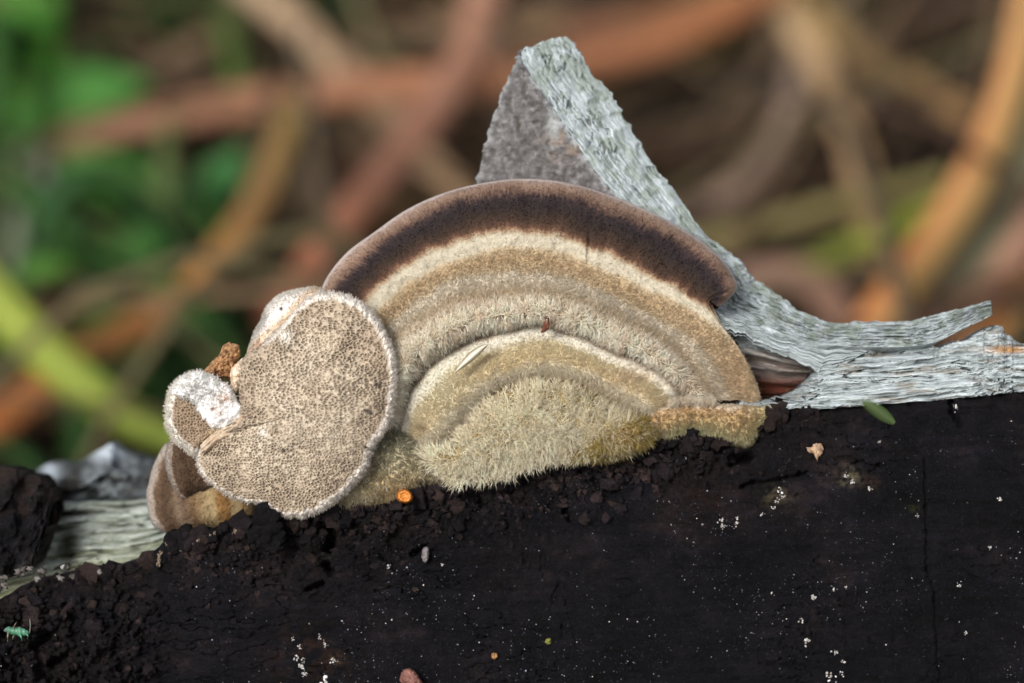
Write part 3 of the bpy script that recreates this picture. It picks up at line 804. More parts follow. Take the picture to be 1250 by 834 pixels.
    C = pal(w, [(-3, (120, 95, 80)), (-.4, (150, 138, 132)), (0.0, (172, 160, 154)), (.2, (146, 126, 114)), (.55, (126, 103, 88)), (.85, (92, 72, 62)), (1.05, (52, 42, 42)), (1.3, (38, 32, 33)), (1.55, (46, 37, 32)), (1.78, (60, 45, 37)), (1.92, (84, 61, 49)), (2.02, (128, 100, 78)),
                (2.13, (180, 162, 136)), (2.26, (206, 196, 174)), (2.75, (206, 196, 174)), (3.05, (192, 170, 138)), (3.5, (184, 158, 124)), (3.95, (186, 166, 136)), (4.15, (202, 190, 170)), (4.45, (196, 182, 160)), (4.85, (182, 160, 130)), (5.15, (168, 152, 126)),
                (6.2, (160, 146, 122)), (6.75, (150, 128, 102)), (7.0, (128, 98, 74)), (7.4, (160, 132, 106)), (7.8, (196, 182, 162)), (8.2, (208, 202, 188)), (8.75, (200, 193, 174)), (9.1, (196, 182, 148)), (9.8, (192, 176, 140)), (10.2, (212, 203, 182)), (10.7, (200, 186, 160)), (11.02, (130, 104, 76)),
                (11.4, (150, 130, 92)), (12.3, (156, 138, 100)), (13, (150, 130, 92)), (14, (164, 150, 114))])
    HC = pal(w, [(0.0, (150, 132, 120)), (.6, (124, 103, 90)), (.9, (88, 70, 60)), (1.15, (46, 38, 39)), (1.4, (44, 36, 36)), (1.7, (70, 54, 44)), (2.0, (124, 98, 78)), (2.2, (206, 196, 176)), (2.8, (204, 194, 172)), (3.2, (200, 178, 144)), (3.9, (196, 174, 142)), (4.3, (214, 204, 186)), (4.85, (200, 182, 154)), (5.2, (232, 220, 202)),
                 (6.7, (242, 233, 220)), (7.4, (170, 145, 120)), (8.2, (210, 205, 192)), (9.1, (216, 202, 168)), (9.8, (216, 200, 164)), (10.2, (224, 216, 196)), (11, (196, 178, 146)), (11.5, (236, 226, 200)), (14, (242, 234, 212))])
    kz = np.interp(w, [2.0, 2.15, 4.7, 5.1, 6.8, 7.3, 10.7, 11.1], [1, .66, .74, .8, .8, .82, .86, .75])[..., None]
    C = C * kz; HC = HC * np.interp(w, [2.0, 2.2, 4.7, 5.2, 6.8, 7.3, 10.4, 11.0], [1, .85, 1.0, 1.1, 1.1, 1.0, 1.1, 1.1])[..., None]
    pn = (sst(-.25, .35, fbm(X / 11, Y / 9, 4, 4, 141)) * sst(10.9, 11.3, t))[..., None]
    HC = HC * (1 - .5 * pn) + lin((186, 172, 136)) * .5 * pn
    rn = (sst(.0, .5, fbm(X / 12, Y / 9, 6, 3, 143)) * sst(4.8, 5.2, t) * (1 - sst(6.6, 6.9, t)))[..., None]
    HC = HC * (1 - .4 * rn) + lin((196, 174, 142)) * .4 * rn
    # broad blotches: pinkish right flank, olive patch, brown flecks
    def blot(c, cx, cy, rx, ry, a, rough=0.5):
        m = np.exp(-(((X - cx) / rx) ** 2 + ((Y - cy) / ry) ** 2)) * a
        m = np.clip(m * (1 + rough * fbm(X / 16, Y / 16, 3, 3, int(cx + cy))), 0, 1)[..., None] * (t > 2.2)[..., None]
        HC[:] = HC * (1 - m * .75) + lin(c) * m * .75
        return C * (1 - m) + lin(c) * m
    for a in [((196, 166, 132), 900, 455, 26, 36, .5), ((140, 128, 70), 705, 492, 28, 16, .5), ((176, 150, 60), 755, 530, 40, 20, .75), ((140, 108, 66), 575, 515, 8, 7, .7), ((120, 84, 56), 516, 522, 6, 4, .8),
              ((196, 170, 140), 770, 462, 36, 12, .5), ((206, 200, 178), 660, 525, 18, 9, .6), ((205, 204, 190), 700, 528, 22, 10, .5), ((206, 204, 184), 738, 508, 13, 7, .6), ((150, 118, 80), 838, 475, 5, 10, .8), ((186, 184, 162), 540, 470, 34, 50, .35)]:
        C = blot(*a)
    C = np.clip(C, 0.002, 0.85)
    big = thing('bracket_fungus', PW(690, 560, .2), 'large furry zoned bracket fungus with a dark brown rim, before the standing splinter', 'fungus')
    UVc = np.stack([s / 3, t / 3], -1)
    k2 = int(np.argmax(ts - 3 >= 2.0)); k7 = int(np.argmax(ts - 3 >= 7.0))
    part = {}
    for nm, a, b in (('dark_rim', 0, k2 + 1), ('zoned_cap', k2, k7 + 1), ('inner_tier', k7, len(ts))):
        part[nm] = grid_obj(nm, P[a:b], M_FUN, big, C[a:b], UVc[a:b], False, N[a:b])
    # fur
    rad = np.gradient(P, axis=0); rad /= np.maximum(np.linalg.norm(rad, axis=-1, keepdims=True), 1e-9)   # towards the base
    tc = 0.5 * (t[1:, 1:] + t[:-1, :-1])
    def fur(name, lo, hi, n, dens, lenf, leanin, wid, tuft, spread, cl=(0.85, 1.35), warm=0.0, patch=0.0, pk=.12):
        wt = np.interp(tc, dens[0], dens[1]) * ((tc >= lo) & (tc <= hi))
        if patch: wt = wt * (1 - patch + patch * sst(-.35, .25, fbm(X[1:, 1:] / 13, Y[1:, 1:] / 11, 7, 3, 131)))
        a = k2 if lo >= 2 else 0
        E = np.concatenate([rad, t[..., None], X[..., None], Y[..., None]], -1)
        r, nn, c, e = scatter(P, N, HC, n, wt, E)
        rd, tt, px, py = e[:, :3], e[:, 3], e[:, 4], e[:, 5]
        tx, ty = tuft_vec(px, py, tuft, 5)
        pull = (tx[:, None] * RT - ty[:, None] * UPV) / 125.0
        L = np.interp(tt, lenf[0], lenf[1]) * RNG.uniform(0.55, 1.3, n)
        d = nn * 0.8 - FW * 0.25 + rd * np.interp(tt, leanin[0], leanin[1])[:, None] + RNG.normal(0, spread, (n, 3)) + pull / np.maximum(L, .04)[:, None] * (pk * (.4 + 1.2 * hash3(np.floor((px + tx) * 3), np.floor((py + ty) * 3), 0 * px, 4)))[:, None]
        k = RNG.uniform(cl[0], cl[1], (n, 1))
        c = c * k
        white = (RNG.random((n, 1)) < warm)
        c = np.where(white, c * 0.4 + lin((226, 222, 206)) * 0.6, c)
        hairs(name, r, d, L, wid * RNG.uniform(.7, 1.3, n), c, M_HAIR, part['dark_rim' if hi < 2.5 else 'zoned_cap' if hi < 7 else 'inner_tier'])
    fur('rim_fuzz', .15, 2.1, 7000, ([0, .3, 2.1], [.4, 1, 1]), ([0, 1, 2.1], [.014, .022, .03]), ([0, 2.1], [-.6, -.6]), .0024, 7, .22, (0.85, 1.15), 0.0)
    fur('cap_fur', 2.0, 5.2, 30000, ([2, 2.3, 2.9, 3.2, 4.6, 5.2], [.25, .15, .2, .9, 1.0, 1.2]), ([2, 3, 4.5, 5.2], [.02, .032, .05, .07]), ([2, 4, 5.2], [-.3, -.3, -.2]), .0019, 11, .30, (0.92, 1.08), 0.04)
    fur('ridge_tufts', 4.9, 6.8, 11000, ([4.9, 5.4, 6.2, 6.8], [.25, .7, 1.4, 1.2]), ([5, 6, 6.8], [.08, .115, .12]), ([5, 6, 6.8], [-.5, -.2, .35]), .0038, 16, .48, (1.0, 1.15), 0.4, .7, .6)
    fur('tier_fur', 7.4, 10.95, 24000, ([7.4, 7.8, 8.7, 9.1, 10, 10.9], [.4, .2, .2, .9, .9, 1.3]), ([7.4, 8, 9, 10, 10.9], [.02, .028, .045, .065, .09]), ([7.4, 9, 10.9], [-.4, -.4, -.1]), .0020, 11, .32, (0.94, 1.08), 0.06)
    fur('shaggy_fur', 11.0, 13.6, 8200, ([11, 11.6, 13, 13.6], [.8, 1, 1.1, 1.1]), ([11, 11.6, 12.5, 13.6], [.09, .13, .15, .16]), ([11, 12, 13.6], [-.6, -.2, .1]), .0036, 18, .62, (0.95, 1.15), 0.3, .9, .9)
    fur('base_fringe', 13.4, 14.0, 3600, ([13.4, 14], [1, 1.4]), ([13.4, 14], [.12, .13]), ([13.4, 14], [.6, .9]), .0040, 15, .40, (0.9, 1.12), 0.35)
    return big
BIG = big_bracket()

# ------------------------------------------------------------------ the pored bracket that faces us
def polar(outline, cen, nth, nr, rmin=0.0, smooth=True):
    """star-shaped outline -> polar grid of pixels, r=0 centre, r=1 outline"""
    o = np.array(outline, float); o = np.vstack([o, o[:1]])
    o = spl(o, len(outline) * 14)[:-1]
    an = np.unwrap(np.arctan2(o[:, 1] - cen[1], o[:, 0] - cen[0])); rr = np.hypot(o[:, 0] - cen[0], o[:, 1] - cen[1])
    if an[-1] < an[0]: an, rr = an[::-1], rr[::-1]
    an2 = np.r_[an - 2 * np.pi, an, an + 2 * np.pi]; rr2 = np.r_[rr, rr, rr]
    i = np.argsort(an2)
    th = np.linspace(0, 2 * np.pi, nth, endpoint=False) + an[0]
    re = np.interp(th, an2[i], rr2[i])
    r = np.linspace(rmin, 1, nr)
    X = cen[0] + r[:, None] * re * np.cos(th); Y = cen[1] + r[:, None] * re * np.sin(th)
    return X, Y, np.broadcast_to(r[:, None], X.shape), np.broadcast_to(re, X.shape), th

DISC = [(390, 355), (415, 358), (439, 367), (463, 391), (478, 420), (485, 448), (484, 485), (476, 517), (457, 548), (447, 575), (423, 603), (398, 621), (370, 632), (341, 630), (321, 617), (292, 611), (268, 599),
        (249, 583), (240, 562), (243, 542), (264, 530), (280, 524), (293, 509), (292, 485), (288, 460), (290, 446), (305, 430), (325, 417), (340, 402), (354, 385), (370, 368)]

def pore_disc():
    cen = (372, 505)
    t = thing('bracket_fungus', PW(300, 480, .3), 'pale bracket fungus turned to show its round pored underside with a white margin', 'fungus')
    X, Y, r, re, th = polar(DISC, cen, 1180, 190)
    kw = r ** 10 * (1.6 * noise(th * 16, 2.2) + 1.2 * noise(th * 45, 7.2))[None]
    X = X + kw * np.cos(th); Y = Y + kw * np.sin(th)
    base = lambda x, y: -0.40 - 0.40 * np.exp(-(((x - 400) / 95) ** 2 + ((y - 500) / 100) ** 2)) + 0.16 * sst(330, 250, x) + 0.07 * fbm(x / 60, y / 60, 0, 2, 201) + 0.025 * fbm(x / 22, y / 22, 0, 2, 203)
    edge = (1 - r) * re                                                    # pixels in from the edge
    # pores: stretched away from the attachment on the left
    ax, ay = 275.0, 455.0
    an = np.arctan2(Y - ay, X - ax); rd = np.hypot(X - ax, Y - ay)
    wx = X + 1.3 * fbm(X / 11, Y / 11, 0, 2, 211); wy = Y + 1.3 * fbm(X / 11, Y / 11, 5, 2, 217)
    tilt = -0.35 * sst(470, 400, Y) + 0.25 * sst(540, 600, Y)
    wx, wy = wx * np.cos(tilt) - wy * np.sin(tilt) * 0, wy - wx * 0
    f1, f2, sx, sy = worley(wx / 5.3, (wy - 0.30 * (wx - 380) * sst(520, 400, wy)) / 3.1, 3, 0.95)
    g1, g2, _, _ = worley(wx / 3.8, wy / 3.3, 8, 0.9)
    m = sst(560, 590, Y + 0.25 * X - 20 * 0) * 0 + sst(-0.2, 0.3, (Y - 520) / 60.0) * (1 - sst(420, 470, X))
    wall = (f2 - f1) * (1 - m) + (g2 - g1) * m
    pit = sst(0.14, 0.56, wall + .16 * fbm(X / 6, Y / 4.5, 2, 3, 219))
    marg = 4.5 + 6.0 * sst(270, 420, X) + 2.6 * noise(th * 22, 0.5)[None] + 1.4 * noise(th * 60, 0.8)[None]
    noedge = sst(0, 1, 0) + 0
    isatt = np.exp(-(((X - 300) / 40) ** 2 + ((Y - 455) / 60) ** 2))
    mg = 1 - sst(marg * 0.65, marg * 1.25, edge + 8 * isatt)
    pit = pit * (1 - mg) * (0.8 + 0.2 * sst(-0.3, 0.3, fbm(X / 22, Y / 22, 0, 2, 221)))
    # edge roll-off
    roll = 0.16 * (1 - np.sqrt(np.clip(1 - (1 - np.clip(edge / 11.0, 0, 1)) ** 2, 0, 1)))
    lob = 0.022 * mg * noise(th * 26, 3.3)[None] * sst(300, 400, X) + 0.02 * mg * noise(th * 9, 6.3)[None]
    D = base(X, Y) + roll + 0.030 * pit + lob - 0.010 * fbm(X / 5, Y / 5, 0, 3, 231)
    D = D - mg * 0.02 * fbm(X / 3.5, Y / 3.5, 0, 2, 241)
    P = PW(X, Y, D)
    tone = fbm(X / 40, Y / 40, 0, 3, 251)
    ed = sst(70, 8, edge)
    C0 = pal(np.clip(0.62 + 0.25 * tone - 0.5 * ed, 0, 1), [(0, (150, 135, 117)), (0.5, (177, 163, 143)), (1, (194, 182, 164))])
    C1 = pal(np.clip(0.62 + 0.25 * tone - 0.5 * ed, 0, 1), [(0, (88, 72, 60)), (1, (120, 102, 87))])
    C = C0 * (1 - pit[..., None] * 0.72) + C1 * pit[..., None] * 0.72
    br = (sst(330, 470, X) * sst(560, 400, Y) * .35 * np.clip(.7 + fbm(X / 30, Y / 30, 2, 3, 253), 0, 1.3))[..., None]  # browner towards upper right: depth shading of the disc painted into its colour
    C = C * (1 - br) + C * np.array([.78, .70, .62]) * br
    mc = pal(np.clip(0.5 + 0.5 * fbm(X / 4, Y / 4, 0, 3, 261), 0, 1), [(0, (182, 172, 160)), (1, (222, 216, 208))])
    C = C * (1 - mg[..., None]) + mc * mg[..., None]
    for (cx, cy, q) in [(346, 550, 3.2), (461, 470, 3.4), (450, 503, 4.5), (390, 552, 1.6), (420, 575, 1.8)]:
        k = np.exp(-((np.hypot(X - cx, Y - cy) / q) ** 4))[..., None] * .85
        C = C * (1 - k) + lin((46, 42, 40)) * k
    for (cx, cy, q) in [(349, 411, 8), (321, 529, 5)]:
        k = np.exp(-((np.hypot(X - cx, Y - cy) / q) ** 2))[..., None] * .8
        C = C * (1 - k) + lin((218, 212, 202)) * k
    # crack at the lower right rim
    ck = np.exp(-(seg_dist(X, Y, [(446, 546), (452, 549), (460, 551)]) / 1.3) ** 2)
    P = P + (ck * 0.08)[..., None] * FW
    C = C * (1 - ck[..., None] * .6)
    kk = 168
    Nn = grid_normals(P, True)
    grid_obj('pore_surface', P[:kk + 1], M_PORE, t, C[:kk + 1], None, True, Nn[:kk + 1])
    # margin with a rounded flank and the back of the cap
    rim_rows, rim_cols = [P[kk:]], [C[kk:]]
    cenv = np.array(cen)
    for sc, dd in ((1.0, .05), (.995, .12), (.975, .20), (.90, .27), (.6, .33), (.02, .36)):
        Xb = cenv[0] + (X[-1] - cenv[0]) * sc; Yb = cenv[1] + (Y[-1] - cenv[1]) * sc
        rim_rows.append((PW(Xb, Yb, base(Xb, Yb) + .16 + dd))[None]); rim_cols.append((C[-1] * (1 if sc > .96 else 0.75))[None])
    Pm = np.concatenate(rim_rows, 0)
    nrm = grid_normals(Pm, True)
    wm = grid_obj('white_margin', Pm, M_PORE, t, np.concatenate(rim_cols, 0), None, True)
    # white felt on the margin
    n = 2600
    wt = (mg[1:, 1:] > 0.5) * sst(12, 2, edge[1:, 1:]) * (0.15 + 0.85 * (isatt[1:, 1:] < .5))
    E = np.stack([X, Y], -1)
    r0, nn, c, e = scatter(P, Nn, C, n, wt, E)
    out = (e - np.array(cen)); out /= np.linalg.norm(out, axis=1, keepdims=True)
    d = nn * .6 + (out[:, :1] * RT - out[:, 1:] * UPV) * .8 + RNG.normal(0, .35, (n, 3))
    hairs('margin_felt', r0, d, RNG.uniform(.012, .038, n), .0030, np.clip(c * RNG.uniform(1.0, 1.3, (n, 1)), 0, .88), M_HAIR, wm)
    return t
DISCO = pore_disc()

def blob(name, outline, cen, d_edge, d_mid, colfn, mat, parent, nth=220, nr=60, amp=0.02, ns=8.0, seed=1, power=2.0, tilt=(0, 0), wob=0.0, back=0.35):
    """rounded cushion over a star-shaped pixel outline, closed behind; returns grids for fur"""
    X, Y, r, re, th = polar(outline, cen, nth, nr)
    if wob:
        k = wob * r * fbm(np.cos(th) * 4, np.sin(th) * 4, seed, 3, seed)[None] * 1.0
        X = X + k * np.cos(th); Y = Y + k * np.sin(th)
    prof = np.clip(1 - r ** power, 0, 1) ** 0.5
    D = d_edge + (d_mid - d_edge) * prof + tilt[0] * (X - cen[0]) / 100 + tilt[1] * (Y - cen[1]) / 100
    D = D - amp * fbm(X / ns, Y / ns, seed, 4, seed + 7)
    P = PW(X, Y, D); C = colfn(X, Y, r, th[None] + 0 * X)
    Pb = PW(cen[0] + (X[-1:] - cen[0]) * .85, cen[1] + (Y[-1:] - cen[1]) * .85, D[-1:] + back)
    Pc = PW(cen[0] + (X[-1:] - cen[0]) * .05, cen[1] + (Y[-1:] - cen[1]) * .05, D[-1:] * 0 + D[-1].mean() + back)
    N = grid_normals(P, True)
    o = grid_obj(name, np.concatenate([P, Pb, Pc], 0), mat, parent, np.concatenate([C, C[-1:], C[-1:]], 0), None, True)
    return o, P, N, C, X, Y, r

def fuzz(name, grids, parent, n, length, wid, wfun=None, lean=(0, 0, 0), spread=.35, tuft=8, cl=(.9, 1.25), white=0.2, seed=5, nfac=.8):
    o, P, N, C, X, Y, r = grids
    wt = np.ones(X[1:, 1:].shape) if wfun is None else wfun(X[1:, 1:], Y[1:, 1:], r[1:, 1:])
    r0, nn, c, e = scatter(P, N, C, n, wt, np.stack([X, Y, r], -1))
    tx, ty = tuft_vec(e[:, 0], e[:, 1], tuft, seed)
    L = length * RNG.uniform(.5, 1.3, n)
    d = nn * nfac - FW * .2 + np.array(lean) + RNG.normal(0, spread, (n, 3)) + (tx[:, None] * RT - ty[:, None] * UPV) / 125 / np.maximum(L, .04)[:, None] * .3
    c = c * RNG.uniform(cl[0], cl[1], (n, 1))
    c = np.where(RNG.random((n, 1)) < white, c * .45 + lin((226, 222, 208)) * .55, c)
    return hairs(name, r0, d, L, wid, c, M_HAIR, o if name in ('lip_down', 'margin_felt', 'fluff_hair') else parent)

def mott(c0, c1, X, Y, sc, seed):
    k = np.clip(0.5 + 0.6 * fbm(X / sc, Y / sc, 0, 4, seed), 0, 1)[..., None]
    return lin(c0) * (1 - k) + lin(c1) * k

# upper lip of the pored bracket: soft white flesh seen from the side, part of it
def disc_lip():
    out = [(298, 446), (304, 428), (311, 407), (319, 393), (324, 379), (332, 369), (342, 361), (355, 356), (370, 353), (384, 351), (394, 355), (380, 368), (366, 382), (352, 398), (342, 412), (328, 424), (312, 436)]
    def c(X, Y, r, th):
        a = mott((196, 188, 178), (222, 218, 214), X, Y, 8, 301)
        k = np.exp(-(seg_dist(X, Y, [(296, 440), (320, 412), (345, 392), (372, 362), (388, 353)]) / 5) ** 2)[..., None] * .8
        a = a * (1 - k) + lin((192, 164, 132)) * k
        g = np.exp(-(seg_dist(X, Y, [(300, 418), (318, 398), (322, 385)]) / 6) ** 2)[..., None] * .7
        a = a * (1 - g) + lin((150, 146, 146)) * g
        b = np.exp(-(((X - 318) / 8) ** 2 + ((Y - 423) / 7) ** 2))[..., None] * .9
        a = a * (1 - b) + lin((128, 88, 58)) * b
        s = np.exp(-((np.hypot(X - 343, Y - 377) / 2.4) ** 4) - 0)[..., None] + np.exp(-((np.hypot(X - 327, Y - 404) / 2.6) ** 4))[..., None] * .6 + np.exp(-((np.hypot(X - 293, Y - 426) / 2.6) ** 4))[..., None]
        s = np.clip(s, 0, 1)
        return a * (1 - s) + lin((40, 38, 38)) * s
    g = blob('white_lip', out, (338, 396), -.05, -.36, c, M_LIP, DISCO, 300, 60, .012, 6, 3, 2.0, (0, 0), 0, .3)
    fuzz('lip_down', g, DISCO, 3500, .028, .0030, lambda X, Y, r: 0.3 + r ** 3, (0, 0, .2), .3, 6, (.95, 1.15), .5)
disc_lip()

# withered brown scrap wedged behind the attachment
def scrap():
    t = thing('withered_scrap', PW(268, 440, -.1), 'withered orange brown scrap above the white fluff, left of the pored bracket', 'plant scrap')
    out = [(246, 456), (256, 444), (267, 434), (272, 422), (281, 418), (291, 422), (294, 434), (290, 444), (294, 454), (288, 464), (270, 462), (256, 461)]
    def c(X, Y, r, th):
        a = mott((98, 66, 44), (184, 142, 98), X, Y, 6, 311)
        b = sst(448, 457, Y)[..., None] * .7
        return a * (1 - b) + lin((96, 56, 32)) * b
    blob('crumpled_leaf', out, (271, 443), -.04, -.22, c, M_BITS, t, 140, 40, .05, 6, 31, 2, (0, 0), 2.0, .15)
    def c2(X, Y, r, th): return mott((190, 160, 125), (222, 206, 186), X, Y, 6, 312)
    blob('pale_flap', [(280, 452), (290, 442), (298, 436), (306, 440), (300, 452), (294, 470), (288, 480), (282, 470)], (290, 457), -.12, -.34, c2, M_BITS, t, 100, 30, .03, 6, 33, 2, (0, 0), 1.5, .15)
scrap()

# small pored bracket with white fluff
def small_pored():
    t = thing('bracket_fungus', PW(245, 510, .2), 'small pored bracket fungus capped with white fluff, left of the round pored one', 'fungus')
    out = [(206, 482), (212, 472), (223, 462), (236, 456), (252, 456), (270, 462), (286, 474), (292, 492), (290, 508), (282, 522), (268, 530), (254, 536), (244, 545), (240, 557), (232, 553), (222, 546), (213, 537), (206, 524), (203, 506)]
    def c(X, Y, r, th):
        f1, f2, _, _ = worley(X / 3.8, Y / 3.4, 6)
        pit = sst(.1, .5, f2 - f1)[..., None]
        a = lin((140, 122, 102)) * (1 - pit) + lin((84, 68, 54)) * pit
        m = (sst(.80, .90, r + .05 * noise(th * 9, 1.0)) * (1 - sst(.0, .6, (X - 232) / 40 + (502 - Y) / 90 * 0)))[..., None]
        lowr = np.exp(-(seg_dist(X, Y, [(286, 512), (264, 528), (248, 538)]) / 5) ** 2)[..., None] * .9
        a = a * (1 - m) + lin((216, 210, 202)) * m
        return a * (1 - lowr) + lin((196, 172, 142)) * lowr
    g = blob('pore_surface', out, (248, 505), -.08, -.26, c, M_PORE, t, 360, 90, .012, 4, 41, 9, (.08, .0), 1.5, .35)
    fuzz('margin_felt', g, t, 1200, .045, .0034, lambda X, Y, r: (r > .86) * ((X < 245)).astype(float) + .001, (-.2, 0, 0), .45, 6, (1, 1.25), .8)
    # white fluff
    fo = [(209, 480), (214, 468), (226, 459), (240, 454), (252, 457), (264, 462), (278, 470), (287, 480), (294, 496), (293, 510), (284, 519), (270, 524), (256, 521), (246, 510), (240, 498), (233, 489), (220, 484)]
    def cf(X, Y, r, th):
        a = mott((214, 212, 210), (236, 236, 236), X, Y, 8, 321)
        b = (np.exp(-(((X - 273) / 10) ** 2 + ((Y - 485) / 7) ** 2)) * .95 + np.exp(-(((X - 268) / 9) ** 2 + ((Y - 503) / 12) ** 2)) * .6 + np.exp(-(((X - 259) / 3) ** 2 + ((Y - 499) / 3) ** 2)) * .7).clip(0, 1)[..., None]
        b = np.clip(b * np.clip(.9 + .8 * fbm(X / 5, Y / 5, 0, 3, 5), 0, 1.3)[..., None], 0, 1)
        return a * (1 - b) + lin((136, 106, 84)) * b
    g = blob('white_fluff', fo, (256, 487), -.22, -.36, cf, M_LIP, t, 260, 70, .028, 9, 43, 5, (0, 0), 2.5, .2)
    fuzz('fluff_hair', g, t, 1600, .045, .0030, lambda X, Y, r: .02 + np.exp(-(((X - 240) / 26) ** 2 + ((Y - 474) / 18) ** 2)), (0, 0, .2), .6, 5, (1, 1.15), .5)
small_pored()

def folded_edge():
    c = lambda x, y, u, v, f: mott((150, 126, 100), (182, 166, 146), x, y, 6, 361)
    sheet('folded_edge', [(244, 544), (252, 536), (264, 526), (278, 519), (292, 509), (297, 496)], [(249, 555), (259, 546), (271, 537), (284, 531), (300, 520), (306, 502)],
          -.30, -.30, .05, 90, 18, M_LIP, DISCO, c, .02, (4, 4), (1, 1), .2, 37)
folded_edge()

# two small brown zoned shells at the far left
def shells():
    def shell(label, out, cen, d0, d1, stripes, seed, tilt):
        t = thing('bracket_fungus', PW(cen[0], cen[1], d0), label, 'fungus', None)
        def c(X, Y, r, th):
            k = stripes(X, Y, r, th)
            a = pal(k + .018 * fbm(X / 6, Y / 12, 0, 3, seed), STR) ** 1.12 * .58
            return a
        g = blob('zoned_cap', out, cen, d0, d1, c, M_FUN, t, 300, 70, .012, 10, seed, 2.6, tilt, 0.6, .3)
        fuzz('cap_felt', g, t, 2600, .018, .0024, None, (-.2, 0, 0), .3, 6, (.9, 1.1), .0)
        return t
    global STR
    STR = [(0, (196, 186, 178)), (.05, (180, 166, 152)), (.08, (124, 102, 84)), (.15, (98, 79, 63)), (.22, (110, 90, 73)), (.27, (146, 126, 107)), (.34, (122, 102, 85)), (.44, (144, 118, 88)), (.54, (180, 158, 122)), (.62, (194, 172, 132)), (.68, (168, 130, 84)), (.76, (150, 116, 76)), (.82, (192, 172, 134)), (.9, (190, 160, 116)), (1, (188, 166, 130))]
    def sB(X, Y, r, th):
        return np.clip((X - np.interp(Y, [540, 571, 603, 632, 655], [202, 186, 179, 183, 200])) / 128.0, 0, 1)
    shell('brown banded shell fungus behind the others, leftmost and lowest on the log', [(202, 541), (193, 556), (186, 571), (181, 590), (179, 606), (182, 630), (190, 644), (207, 652), (230, 653), (255, 647), (282, 640), (306, 632), (312, 615), (300, 590), (260, 560), (225, 542)], (240, 606), .30, .05, sB, 51, (.06, -.02))
    def sA(X, Y, r, th):
        k = np.clip((X - np.interp(Y, [530, 558, 583, 603, 612], [207, 203, 205, 214, 226])) / 45.0, 0, 1)
        return np.interp(k, [0, .12, .22, .6, 1], [.0, .05, .12, .17, .26])
    shell('little dark brown shell fungus tucked beneath the small fluffy one', [(209, 534), (204, 546), (202, 560), (204, 578), (210, 594), (218, 606), (226, 610), (238, 606), (252, 600), (266, 590), (262, 565), (250, 545), (230, 534)], (230, 570), .14, -.08, sA, 53, (.10, .0))
shells()

# pale furry base between the pored bracket and the big one
def pale_base():
    t = thing('bracket_fungus', PW(470, 600, .2), 'soft grey tan fungus cushion behind the orange droplet, under the pored bracket', 'fungus')
    out = [(430, 560), (450, 530), (484, 526), (500, 536), (516, 548), (530, 560), (540, 574), (545, 586), (530, 590), (512, 594), (500, 601), (486, 610), (470, 611), (452, 616), (432, 620), (412, 627), (392, 628), (398, 600)]
    def c(X, Y, r, th):
        a = mott((150, 142, 112), (182, 172, 146), X, Y, 12, 331)
        k = sst(560, 600, Y + .15 * (470 - X) * 0)[..., None] * np.exp(-(((X - 490) / 40) ** 2))[..., None] * .55
        a = a * (1 - k) + lin((182, 148, 98)) * k
        g = (1 - sst(530, 560, Y))[..., None] * .5
        a = a * (1 - g) + lin((128, 130, 112)) * g
        d = np.exp(-(((X - 518) / 10) ** 2 + ((Y - 588) / 5) ** 2))[..., None] * .8
        return a * (1 - d) + lin((62, 46, 36)) * d
    g = blob('cushion', out, (472, 582), -.05, -.30, c, M_FUN, t, 300, 70, .03, 11, 61, 2.2, (0, 0), 1.5, .3)
    fuzz('cushion_fur', g, t, 9000, .05, .0036, None, (0, 0, -.2), .35, 9, (.85, 1.2), .1)
pale_base()

